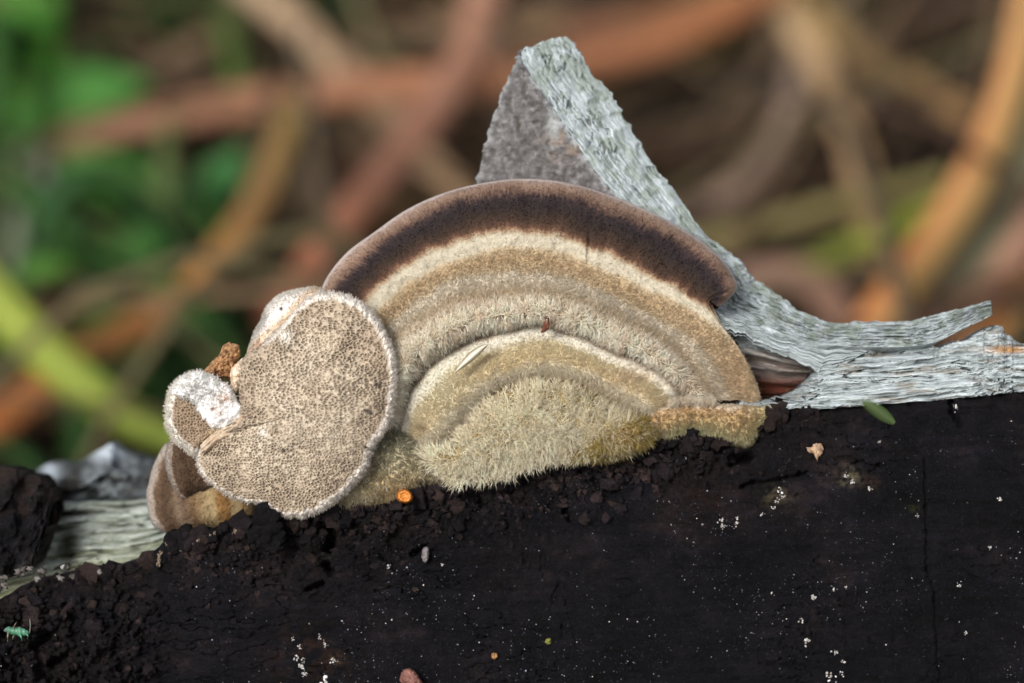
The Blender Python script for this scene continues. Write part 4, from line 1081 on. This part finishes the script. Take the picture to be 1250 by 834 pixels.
# yellow crust under the big bracket, right, and the ochre seam beside it
def crusts():
    t = thing('crust_fungus', PW(860, 520, .0), 'velvety ochre crust fungus with a yellow fringe, on the log edge at right', 'fungus')
    top = np.array([(786, 512), (792, 505), (800, 500), (815, 496), (840, 493), (870, 494), (900, 495), (925, 496), (940, 496), (952, 496)], float)
    bot = np.array([(790, 530), (797, 534), (806, 534), (822, 533), (842, 527), (858, 531), (885, 536), (914, 540), (926, 518), (951, 499)], float)
    nu, nv = 300, 70
    A, B = lerp_curve(top, nu), spl(bot, nu)
    A = spl(top, nu)
    B[:, 1] += 1.4 * fbm(np.linspace(0, 30, nu), 2.0, 0, 3, 71)
    v = np.linspace(0, 1, nv)[:, None]
    X = A[None, :, 0] * (1 - v) + B[None, :, 0] * v; Y = A[None, :, 1] * (1 - v) + B[None, :, 1] * v
    fade = 0.35 + .65 * sst(952, 900, X)
    D = -.14 - .20 * fade * np.clip(1 - (2 * v - 1) ** 2, 0, 1) ** .5 - .03 * fbm(X / 10, Y / 10, 0, 3, 73) + .04 * np.exp(-((X - 846) / 5) ** 2) + .10 * sst(900, 950, X)
    P = PW(X, Y, D); N = grid_normals(P)
    w = np.clip(v + .18 * fbm(X / 12, Y / 12, 0, 3, 75), 0, 1)
    C = pal(w, [(0, (200, 184, 162)), (.12, (176, 150, 118)), (.35, (156, 128, 90)), (.6, (160, 138, 100)), (.8, (164, 150, 112)), (1, (172, 166, 126))])
    k = sst(900, 945, X)[..., None] * .7; C = C * (1 - k) + lin((168, 158, 116)) * k
    Pb = PW(X[::-1][[0, nv // 2, nv - 1]], Y[::-1][[0, nv // 2, nv - 1]], D[::-1][[0, nv // 2, nv - 1]] + .3)
    o = grid_obj('velvet_crust', np.concatenate([P, Pb], 0), M_FUN, t, np.concatenate([C, C[-3:]], 0))
    g = (o, P, N, C, X, Y, np.broadcast_to(v, X.shape))
    fuzz('crust_velvet', g, t, 8000, .030, .0028, lambda X, Y, r: .5 + r, (0, 0, -.35), .25, 8, (.9, 1.25), .06)
    fuzz('crust_fringe', g, t, 2600, .055, .0036, lambda X, Y, r: (r > .86) * 1.0 + .0001, (0, 0, -1.2), .25, 6, (1.0, 1.3), .25)
    # white tuft above the crust
    fuzz('white_tuft', g, t, 1500, .09, .0036, lambda X, Y, r: ((r < .12) & (X > 818) & (X < 872)) * 1.0, (0, .0, .7), .35, 6, (1.05, 1.3), .8)
    t2 = thing('crust_fungus', PW(740, 540, .0), 'ragged mustard yellow seam of fungus between the big bracket and the log', 'fungus')
    out = [(684, 556), (700, 549), (720, 540), (742, 530), (762, 521), (780, 514), (792, 514), (796, 528), (792, 540), (776, 546), (756, 554), (736, 558), (716, 559), (698, 560)]
    def c(X, Y, r, th):
        a = mott((140, 118, 62), (172, 154, 90), X, Y, 9, 341)
        o = np.exp(-(((X - 760) / 16) ** 2 + ((Y - 530) / 9) ** 2))[..., None] * .7
        return a * (1 - o) + lin((156, 116, 62)) * o
    g = blob('mustard_crust', out, (742, 540), -.30, -.50, c, M_FUN, t2, 240, 50, .05, 9, 63, 2, (0, 0), 2, .3)
    fuzz('crust_fur', g, t2, 6500, .085, .0040, None, (0, 0, -.5), .4, 9, (.9, 1.3), .10)
crusts()

# orange droplet-like cup
def droplet():
    t = thing('orange_cup_fungus', PW(494, 606, -.3), 'tiny bright orange cup fungus on the log under the grey cushion', 'fungus')
    nth, prof = 60, [(0.02, -.115), (.25, -.118), (.42, -.122), (.50, -.13), (.62, -.138), (.78, -.13), (.95, -.09), (1.02, -.02), (1.0, .06), (.8, .14), (.4, .18), (.02, .19)]
    pr = spl(np.array(prof), 50)
    th = np.linspace(0, 2 * np.pi, nth, endpoint=False)
    rr = pr[:, :1] * (1 + .06 * np.sin(th * 2 + 1) + .04 * np.sin(th * 3))
    X = 494 + 9.5 * rr * np.cos(th); Y = 606 + 9.2 * rr * np.sin(th)
    D = -.32 + pr[:, 1:2] * .8 + .012 * fbm(X / 3, Y / 3, 0, 3, 81)
    k = np.clip(pr[:, :1] + 0 * th, 0, 1) + .25 * fbm(X / 3, Y / 3, 0, 2, 83)
    C = pal(k, [(0, (196, 132, 58)), (.4, (176, 106, 36)), (.6, (190, 122, 50)), (1, (146, 86, 32))])
    n = NT('orange_jelly'); n.bump(n.noise(60, 3, .6), .01, .5)
    m = n.fin(n.col(), .32, .5, .3, .05)
    grid_obj('cup', PW(X, Y, D), m, t, C, None, True)
droplet()

# ------------------------------------------------------------------ small things lying about
def m_husk():
    n = NT('seed_husk'); return n.fin(n.col(), .35, .5)
M_HUSK = m_husk()

def small_bits():
    # seed husk on the inner tier
    A = lerp_curve([(555, 455), (564, 446), (577, 434), (588, 425), (596, 420)], 60)
    tx = np.gradient(A, axis=0); tx /= np.linalg.norm(tx, axis=1, keepdims=True); nx = np.stack([-tx[:, 1], tx[:, 0]], 1)
    u = np.linspace(0, 1, 60); wd = 4.6 * np.sin(np.pi * u ** 1.15) ** .8 + .5
    th = np.linspace(0, 2 * np.pi, 24, endpoint=False)
    X = A[:, None, 0] + nx[:, None, 0] * wd[:, None] * np.cos(th); Y = A[:, None, 1] + nx[:, None, 1] * wd[:, None] * np.cos(th)
    D = -.47 + 0 * X - .035 * np.sin(th) * np.sin(np.pi * u)[:, None] + .02 * np.cos(th * 2)
    C = pal(np.abs(np.cos(th))[None] + 0 * X, [(0, (206, 200, 182)), (.7, (178, 170, 148)), (1, (96, 86, 72))])
    o = grid_obj('seed_husk', PW(X, Y, D), M_HUSK, None, C, None, True)
    tag(o, 'narrow translucent seed husk stuck on the inner tier of the big bracket', 'seed husk')
    # brown curl in the groove
    A = spl(np.array([(667, 386), (668, 392), (667, 398), (664, 403), (660, 406)], float), 40)
    tx = np.gradient(A, axis=0); tx /= np.linalg.norm(tx, axis=1, keepdims=True); nx = np.stack([-tx[:, 1], tx[:, 0]], 1)
    u = np.linspace(0, 1, 40); wd = 3.6 * np.sin(np.pi * (u * .92 + .06)) ** .7
    X = A[:, None, 0] + nx[:, None, 0] * wd[:, None] * np.cos(th); Y = A[:, None, 1] + nx[:, None, 1] * wd[:, None] * np.cos(th)
    D = -.40 + 0 * X - .03 * np.sin(th) - .02 * fbm(X / 2, Y / 2, 0, 2, 3)
    C = mott((64, 34, 22), (112, 66, 44), X, Y, 3, 351)
    o = grid_obj('bark_crumb', PW(X, Y, D), M_BITS, None, C, None, True)
    tag(o, 'curled dark brown crumb caught in the groove of the big bracket', 'bark crumb')
    # tan flake on the charred face
    def flat(name, out, cen, c0, c1, label, cat, dz=.03, h=.05, seed=3, parent=None, mat=None):
        d = float(face_d(np.array([cen[0]]), np.array([cen[1]]))[0])
        g = blob(name, out, cen, d - dz, d - dz - h, lambda X, Y, r, th: mott(c0, c1, X, Y, 5, seed), mat or M_BITS, parent, 90, 24, .02, 6, seed, 3, (0, 0), 1.0, .06)
        return tag(g[0], label, cat)
    flat('leaf_flake', [(984, 546), (990, 546), (994, 542), (1001, 541), (1005, 546), (1004, 553), (1000, 558), (998, 562), (995, 558), (993, 554), (987, 552)], (996, 549), (140, 112, 88), (172, 146, 120), 'small tan leaf flake on the black face, under the right splinter', 'leaf flake', .06, .04, 7)
    flat('bud_scale', [(488, 832), (489, 823), (496, 816), (503, 817), (510, 824), (516, 834), (518, 846), (506, 846), (497, 838)], (502, 828), (92, 60, 56), (140, 98, 86), 'pinkish brown bud scale on the black face at the bottom edge', 'bud scale', .08, .12, 9)
    flat('pale_grain', [(517, 668), (522, 667), (524, 673), (523, 682), (519, 687), (515, 682), (515, 674)], (520, 677), (96, 88, 90), (128, 122, 124), 'grey oblong grain on the crumbly char below the orange cup', 'grain', .06, .06, 13)
    flat('moss_speck', [(667, 780), (672, 779), (673, 785), (669, 787), (665, 784)], (669, 783), (96, 100, 40), (140, 138, 70), 'tiny olive green speck low on the black face', 'moss speck', .02, .03, 15)
    flat('resin_bead', [(600, 798), (606, 797), (608, 801), (605, 805), (600, 803)], (604, 801), (120, 84, 50), (170, 126, 84), 'tiny amber bead low on the black face', 'resin bead', .02, .04, 17)
    # leaflet leaning out to the lens
    A = spl(np.array([(1092, 517, -.5), (1080, 508, -1.0), (1066, 498, -1.5), (1052, 490, -1.9)], float), 40)
    u = np.linspace(0, 1, 40); wd = 7.5 * np.sin(np.pi * (u * .9 + .06)) ** .7
    v = np.linspace(-1, 1, 13)
    tx = np.gradient(A[:, :2], axis=0); tx /= np.linalg.norm(tx, axis=1, keepdims=True); nx = np.stack([-tx[:, 1], tx[:, 0]], 1)
    X = A[:, None, 0] + nx[:, None, 0] * wd[:, None] * v; Y = A[:, None, 1] + nx[:, None, 1] * wd[:, None] * v
    D = A[:, None, 2] + .05 * np.abs(v)
    P = PW(X, Y, D); P = np.concatenate([P, (P + FW * .012)[:, ::-1]], 1)
    C = pal(np.abs(np.r_[v, v[::-1]])[None] + 0 * P[..., 0], [(0, (214, 236, 170)), (1, (150, 190, 104))])
    o = grid_obj('leaf_tip', P, M_BLADE, None, C, None, True)
    tag(o, 'small blurred green leaf tip poking out below the right splinter', 'leaf tip')
small_bits()

def springtail():
    cx, cy = 20, 772
    d0 = float(face_d(np.array([20.]), np.array([780.]))[0])
    t = thing('green_springtail', PW(20, 778, d0), 'tiny mint green insect standing on the black log at the lower left corner', 'insect')
    n = NT('insect_skin'); m = n.fin(n.col(), .4, .4, .2, .03)
    ax = spl(np.array([(4.5, 769.8), (8.5, 769), (13, 770), (18, 771), (24, 771), (29, 772), (33, 772.5), (36, 773)], float), 60)
    rad = spl(np.array([[.4], [3.6], [4.9], [4.4], [5.6], [4.6], [3.2], [1.2]]), 60)[:, 0]
    rad = rad * (1 + .07 * np.sin(np.linspace(0, 36, 60)))
    th = np.linspace(0, 2 * np.pi, 28, endpoint=False)
    X = ax[:, None, 0] + 0 * th; Y = ax[:, None, 1] + rad[:, None] * np.cos(th); D = d0 - .13 + rad[:, None] / 125 * np.sin(th)
    C = pal(np.linspace(0, 1, 60)[:, None] + 0 * X + .1 * fbm(X / 3, Y / 3, 0, 2, 4), [(0, (110, 116, 124)), (.12, (58, 94, 76)), (.5, (66, 112, 88)), (.8, (80, 126, 104)), (1, (48, 78, 62))])
    grid_obj('body', PW(X, Y, D), m, t, C, None, True)
    def rod(name, pts, r0, c):
        a = spl(np.array(pts, float), 14); q = np.linspace(0, 2 * np.pi, 8, endpoint=False)
        P = PW(a[:, 0], a[:, 1], a[:, 2])
        tg = np.gradient(P, axis=0); tg /= np.linalg.norm(tg, axis=1, keepdims=True)
        s = np.cross(tg, FW); s /= np.linalg.norm(s, axis=1, keepdims=True); b = np.cross(tg, s)
        rr = (r0 * np.linspace(1, .5, 14))[:, None, None]
        V = P[:, None] + rr * (s[:, None] * np.cos(q)[:, None] + b[:, None] * np.sin(q)[:, None])
        grid_obj(name, V, m, t, np.tile(lin(c), V.shape[:2] + (1,)), None, True)
    rod('leg', [(10, 772, d0 - .15), (9.4, 777, d0 - .2), (9.4, 783, d0 - .03)], .007, (140, 130, 100))
    rod('leg', [(24, 774, d0 - .16), (26, 778, d0 - .2), (27, 783, d0 - .03)], .012, (80, 136, 108))
    rod('leg', [(32, 774, d0 - .16), (34, 776, d0 - .2), (34, 780, d0 - .03)], .010, (80, 128, 100))
    rod('leg', [(18, 774, d0 - .08), (16, 778, d0 - .1), (15, 781, d0 + .02)], .008, (110, 130, 100))
    rod('antenna', [(36, 773, d0 - .13), (37, 766, d0 - .2), (36.5, 756, d0 - .22)], .006, (120, 122, 112))
    rod('antenna', [(16, 768, d0 - .15), (18, 763, d0 - .2), (20, 760, d0 - .2)], .005, (110, 100, 86))
springtail()

# ------------------------------------------------------------------ grass and leaves beyond the log
def ground_depth(py):
    """distance from the lens at which the ray through row py meets the soil"""
    v = (417.0 - np.asarray(py, float)) / 125.0 / DIST
    dz = v * UPV[2] + FW[2]
    return np.where(dz < -1e-4, -CAMP[2] / np.minimum(dz, -1e-4), 900.0)

def blade_mesh(ctrl, prof, c0, c1, n=40, fold=.25, streak=None, seed=0):
    """ctrl rows: px, py, distance from lens, width in photo pixels"""
    A = spl(np.array(ctrl, float), n)
    gd = ground_depth(A[:, 1])
    D = np.minimum(A[:, 2] * 1.26, gd - .6)
    P = PW(A[:, 0], A[:, 1], D - DIST)
    tg = np.gradient(P, axis=0); tg /= np.linalg.norm(tg, axis=1, keepdims=True)
    side = np.cross(tg, FW); side /= np.linalg.norm(side, axis=1, keepdims=True)
    nor = np.cross(side, tg)
    w = A[:, 3] / 125.0 * D / DIST * .5
    u = np.linspace(0, 1, n)
    w = w * prof(u)
    q = np.linspace(-1, 1, 7)
    top = P[:, None] + side[:, None] * (w[:, None] * q)[..., None] - nor[:, None] * (w[:, None] * fold * (1 - np.abs(q)))[..., None]
    bot = top[:, ::-1] + nor[:, None] * (0.02 + .10 * w[:, None] * (1 - np.abs(q[::-1])))[..., None]
    V = np.concatenate([top, bot], 1)
    qq = np.r_[q, q[::-1]]
    k = np.clip(u[:, None] + .12 * noise(u[:, None] * 6, qq[None] * 2, seed), 0, 1)[..., None]
    C = lin(c0) * (1 - k) + lin(c1) * k
    if streak is not None:
        sq = np.exp(-((qq - streak[0]) / streak[1]) ** 2)[None, :, None] * .85
        C = C * (1 - sq) + lin(streak[2]) * sq
    uv = np.stack([u[:, None] * 4 + 0 * V[..., 0], np.broadcast_to(qq * .5, V.shape[:2])], -1)
    return V, C, uv

grass_prof = lambda u: np.ones_like(u)
tip_prof = lambda u: np.clip((1.02 - u) * 3.0, .04, 1) ** .8
leaf_prof = lambda u: np.sin(np.pi * (u * .94 + .04)) ** .75

def blade(name, label, cat, ctrl, c0, c1, prof=grass_prof, fold=.25, streak=None, group=None, seed=0):
    f = .80 if cat == 'grass blade' else 1.0
    ctrl = [(a, b, c, w * f) for a, b, c, w in ctrl]
    V, C, uv = blade_mesh(ctrl, prof, c0, c1, 40, fold, streak, seed)
    C = C * (np.array([1.3, 1.2, .85]) if cat == 'leaf' else 1.05)
    o = grid_obj(name, V, M_BLADE, None, C, uv, True)
    return tag(o, label, cat, group)

def build_blades():
    G = 'grass blades tangled behind the log'
    B = [
     ('dry_grass_blade', 'broad orange brown dry blade lying level, left of the splinter top', [(60, 178, 50, 44), (150, 152, 49, 46), (260, 132, 48, 48), (390, 112, 47, 52), (520, 102, 47, 54), (660, 88, 47, 50), (800, 56, 48, 46), (960, -20, 50, 40)], (146, 110, 90), (172, 112, 74), grass_prof),
     ('dry_grass_blade', 'reddish dry blade rising steeply from behind the dark rim to the top', [(330, 400, 40, 50), (380, 322, 41, 50), (440, 245, 42, 52), (500, 170, 44, 54), (555, 90, 46, 54), (600, -30, 48, 50)], (150, 92, 66), (178, 132, 108), grass_prof),
     ('dry_grass_blade', 'tan dry blade slanting down from the top left to the big bracket', [(290, -30, 52, 44), (350, 20, 51, 44), (410, 75, 50, 46), (470, 135, 49, 44), (530, 205, 48, 40), (600, 270, 47, 34)], (176, 150, 122), (152, 122, 92), grass_prof),
     ('dry_grass_blade', 'ochre dry blade climbing from the lower left corner behind the pored bracket', [(-40, 545, 39, 54), (40, 480, 40, 52), (120, 425, 41, 50), (220, 365, 42, 48), (290, 285, 43, 46), (330, 210, 45, 42), (360, 120, 47, 36)], (198, 122, 70), (146, 122, 74), grass_prof),
     ('green_grass_blade', 'wide yellow green blade curving down to the left end of the log', [(-60, 300, 38, 70), (0, 375, 38, 68), (60, 435, 38, 66), (120, 485, 38, 60), (180, 522, 38, 48), (250, 550, 38, 26)], (148, 162, 64), (120, 140, 50), grass_prof),
     ('dry_grass_blade', 'long orange arching blade at the right edge, leaning down to the splinter tip', [(1262, -40, 41, 46), (1244, 60, 41, 50), (1215, 160, 41, 56), (1170, 250, 41, 60), (1110, 335, 41, 62), (1050, 420, 41, 60)], (188, 140, 88), (184, 120, 68), grass_prof),
     ('dry_grass_blade', 'grey green striped blade beside the orange arch at the right edge', [(1290, 90, 42, 40), (1250, 200, 42, 44), (1205, 290, 42, 44), (1150, 365, 42, 40), (1090, 440, 42, 36)], (150, 140, 104), (128, 124, 100), grass_prof),
     ('dry_grass_blade', 'pinkish buff blade at the right edge below the grey green one', [(1310, 190, 42, 48), (1265, 270, 42, 48), (1215, 340, 42, 46), (1160, 420, 42, 44)], (170, 130, 112), (160, 120, 92), grass_prof),
     ('dry_grass_blade', 'rusty orange blade low at the right edge above the splinter', [(1330, 280, 42, 60), (1270, 350, 42, 60), (1200, 420, 42, 60), (1130, 480, 42, 50)], (176, 108, 40), (150, 96, 48), grass_prof),
     ('dry_grass_blade', 'straight tan blade standing upright, right of the splinter', [(935, -30, 50, 50), (985, 50, 50, 46), (1025, 130, 49, 44), (1050, 210, 49, 44), (1062, 280, 48, 42), (1066, 330, 48, 30)], (178, 150, 112), (160, 124, 88), grass_prof),
     ('dry_grass_blade', 'thin grey looping stem right of the splinter', [(975, 40, 52, 28), (968, 110, 51, 30), (945, 175, 51, 32), (905, 225, 50, 34), (850, 255, 50, 32), (790, 265, 50, 26)], (150, 130, 114), (142, 116, 98), grass_prof),
     ('dry_grass_blade', 'buff stem slanting across the upper right corner', [(960, -10, 54, 34), (1040, 55, 53, 32), (1120, 105, 53, 34), (1200, 150, 52, 36), (1290, 190, 52, 30)], (158, 132, 80), (160, 118, 82), grass_prof),
     ('green_grass_blade', 'bright yellow green blade low, right of the splinter', [(930, 345, 46, 30), (990, 322, 46, 34), (1050, 298, 46, 36), (1110, 270, 46, 32), (1190, 225, 46, 20)], (112, 122, 44), (136, 146, 52), grass_prof),
     ('dry_grass_blade', 'pale olive stem lying level across the gap, right of the splinter', [(830, 300, 48, 26), (900, 284, 48, 28), (980, 262, 48, 28), (1060, 240, 48, 26), (1160, 215, 48, 24)], (138, 124, 82), (126, 118, 70), grass_prof),
     ('dry_grass_blade', 'short brown curved blade just above the splinter bend', [(900, 335, 43, 40), (950, 335, 43, 48), (1000, 350, 43, 54), (1030, 400, 43, 50), (1040, 450, 43, 40)], (142, 112, 96), (140, 104, 84), grass_prof),
     ('dry_grass_blade', 'faint grey tan stem crossing the green patch at upper left', [(-30, 215, 53, 26), (60, 165, 53, 28), (140, 115, 53, 28), (220, 65, 53, 26), (300, 20, 53, 24)], (122, 112, 80), (132, 104, 80), grass_prof),
     ('dry_grass_blade', 'pinkish buff blade upright at the top, above the reddish crossing', [(570, 130, 54, 40), (575, 70, 54, 44), (582, 10, 54, 46), (590, -50, 54, 40)], (176, 136, 114), (186, 150, 128), grass_prof),
     ('dry_grass_blade', 'wide dull buff blade lying level along the top centre', [(360, 70, 58, 40), (440, 48, 58, 50), (520, 42, 58, 50), (620, 40, 58, 40), (700, 20, 58, 30)], (150, 128, 102), (146, 118, 88), grass_prof),
     ('dry_grass_blade', 'rust brown blade lying level at the top right of the splinter', [(690, 60, 56, 60), (760, 40, 56, 60), (830, 20, 56, 50), (900, -10, 56, 40)], (130, 84, 62), (150, 100, 60), grass_prof),
     ('dry_grass_blade', 'mauve grey stem level at the far upper right', [(1030, 75, 62, 26), (1110, 30, 62, 28), (1200, -10, 62, 24)], (110, 92, 92), (124, 104, 100), grass_prof),
     ('green_grass_blade', 'short olive blade hanging beside the top of the splinter', [(800, 80, 58, 30), (860, 60, 58, 40), (930, 50, 58, 30)], (104, 98, 44), (112, 100, 50), leaf_prof),
     ('dry_grass_blade', 'greyish stem bending through the shadow at centre left', [(250, 220, 50, 30), (330, 190, 50, 34), (390, 240, 50, 34), (410, 320, 50, 30)], (112, 96, 80), (104, 86, 74), grass_prof),
     ('dry_grass_blade', 'brownish stem behind the yellow green blade near the left log end', [(120, 470, 44, 30), (200, 455, 44, 36), (280, 450, 44, 34), (340, 470, 44, 30)], (118, 108, 86), (110, 96, 80), grass_prof),
     ('grass_stem', 'whitish green stem upright at the left edge', [(14, 330, 45, 22), (20, 270, 45, 24), (26, 210, 46, 20), (34, 150, 47, 14)], (138, 144, 122), (112, 124, 92), tip_prof),
     ('grass_stem', 'pale lilac grey stem beside the whitish one at the left edge', [(34, 350, 44, 20), (46, 290, 44, 24), (52, 230, 45, 22), (54, 170, 46, 12)], (140, 136, 138), (124, 126, 116), tip_prof),
     ('grass_stem', 'soft green stem standing in the dark gap at left', [(190, 330, 45, 30), (196, 250, 45, 34), (202, 190, 46, 30), (206, 130, 47, 20)], (90, 110, 62), (96, 112, 60), tip_prof),
     ('grass_stem', 'slim green stem near the orange blade at left', [(226, 330, 46, 22), (230, 260, 46, 22), (234, 200, 46, 16)], (84, 110, 66), (88, 100, 56), tip_prof),
     ('green_leaf', 'large bright green leaf filling the upper left corner', [(24, -60, 55, 84), (28, 20, 54, 88), (34, 90, 53, 80), (44, 170, 52, 50)], (74, 132, 60), (62, 118, 44), grass_prof),
     ('green_leaf', 'green leaf lying level below the corner leaf', [(10, 150, 50, 60), (70, 128, 50, 74), (130, 112, 50, 64), (180, 100, 50, 40)], (60, 112, 46), (66, 126, 64), leaf_prof),
     ('green_leaf', 'green leaf drooping beneath the grey tan stem at left', [(70, 190, 48, 50), (120, 210, 48, 60), (165, 235, 48, 54), (200, 270, 48, 30)], (64, 118, 52), (60, 110, 48), leaf_prof),
     ('green_leaf', 'green leaf pointing up between the stems, left of the ochre blade', [(140, 345, 44, 40), (160, 310, 44, 54), (190, 285, 44, 50), (220, 262, 44, 30)], (66, 116, 56), (56, 104, 50), leaf_prof),
     ('green_leaf', 'blue green leaf just left of the ochre blade', [(240, 255, 47, 30), (262, 226, 47, 50), (284, 200, 47, 40), (300, 178, 47, 20)], (56, 116, 66), (48, 98, 56), leaf_prof),
     ('green_leaf', 'small vivid green leaf above the yellow green blade', [(20, 345, 42, 24), (44, 332, 42, 34), (70, 326, 42, 26), (92, 330, 42, 14)], (66, 120, 36), (60, 108, 36), leaf_prof),
     ('green_leaf', 'dull green leaf under the orange blade, right of the stems', [(190, 400, 43, 30), (230, 388, 43, 44), (262, 392, 43, 30)], (62, 90, 58), (76, 100, 66), leaf_prof),
     ('green_leaf', 'dark green leaf in the gap right of the splinter', [(775, 185, 58, 30), (810, 165, 58, 44), (850, 158, 58, 44), (900, 165, 58, 24)], (46, 66, 34), (60, 78, 40), leaf_prof),
     ('green_leaf', 'grey green leaf beneath the slanting tan blade at top left', [(300, 85, 60, 30), (325, 65, 60, 44), (345, 40, 60, 36), (355, 15, 60, 20)], (104, 116, 100), (100, 108, 92), leaf_prof),
    ]
    streaks = {5: (.5, .3, (156, 150, 96)), 6: (-.2, .35, (104, 116, 92)), 4: (0, .25, (168, 178, 84))}
    for i, (nm, lab, ct, c0, c1, pf) in enumerate(B):
        cat = 'leaf' if nm == 'green_leaf' else 'grass blade'
        blade(nm, lab, cat, ct, c0, c1, pf, .25, streaks.get(i), 'leaves behind the log' if cat == 'leaf' else G, i)

    # the tangle below: nobody could count it
    def tangle(name, n, cols, wr, lr, xr, yr, hr, seed, mask=None, dim=.5):
        rg = np.random.default_rng(seed)
        Vs, Cs, Us = [], [], []
        while len(Vs) < n:
            x, y = rg.uniform(*xr), rg.uniform(*yr)
            if mask and not mask(x, y, rg): continue
            L = rg.uniform(*lr); a = rg.uniform(0, 2 * np.pi); w = rg.uniform(*wr) * .5
            u = np.linspace(0, 1, 9)
            h0 = rg.uniform(*hr)
            P = np.stack([x + np.cos(a) * L * (u - .5) + rg.normal(0, .5) * np.sin(u * 3), y + np.sin(a) * L * (u - .5) + rg.normal(0, .5) * np.sin(u * 2.4), .05 + h0 * np.sin(u * np.pi * rg.uniform(.6, 1.0)) + .15 * rg.random()], -1)
            tg = np.gradient(P, axis=0); tg /= np.linalg.norm(tg, axis=1, keepdims=True)
            sd = np.cross(tg, np.array([0, rg.normal(0, .5), 1.0])); sd /= np.linalg.norm(sd, axis=1, keepdims=True)
            ww = w * np.sin(np.pi * (u * .9 + .07)) ** .5
            nr = np.cross(sd, tg)
            V = np.stack([P - sd * ww[:, None], P + nr * ww[:, None] * .3, P + sd * ww[:, None], P - nr * .02], 1)
            c = lin(cols[rg.integers(len(cols))]) * rg.uniform(.4, 1.1) * dim
            Vs.append(V); Cs.append(np.tile(c, (9, 4, 1))); Us.append(np.stack([np.tile(u[:, None] * 3, (1, 4)), np.tile(np.array([0, .5, 1, .5]), (9, 1))], -1))
        F0 = grid_faces(9, 4, True)
        F = np.concatenate([F0 + 36 * k for k in range(n)], 0)
        stuff(mesh_obj(name, np.concatenate([v.reshape(-1, 3) for v in Vs]), F, M_BLADE, None, np.concatenate([c.reshape(-1, 3) for c in Cs]), np.concatenate([q.reshape(-1, 2) for q in Us])))
    tangle('dead_grass', 900, [(150, 116, 84), (128, 92, 66), (100, 76, 60), (86, 62, 54), (142, 112, 70), (110, 100, 62), (74, 56, 50)], (.25, .7), (6, 22), (-30, 32), (8, 75), (.2, 2.6), 3)
    tangle('straw', 420, [(186, 160, 126), (168, 138, 104), (148, 124, 96), (140, 104, 80), (156, 142, 100)], (.14, .36), (8, 26), (-32, 34), (16, 66), (1.0, 8.0), 13, None, .62)
    tangle('green_undergrowth', 260, [(62, 106, 44), (76, 120, 52), (92, 116, 52), (54, 92, 48)], (.4, 1.1), (3, 12), (-24, -6), (14, 64), (.5, 6), 5, None, .95)
    tangle('leaf_litter', 420, [(84, 58, 46), (66, 46, 40), (98, 72, 54), (58, 44, 42), (52, 36, 34)], (2.0, 4.5), (4, 8), (-34, 36), (8, 80), (.1, .9), 7)
build_blades()
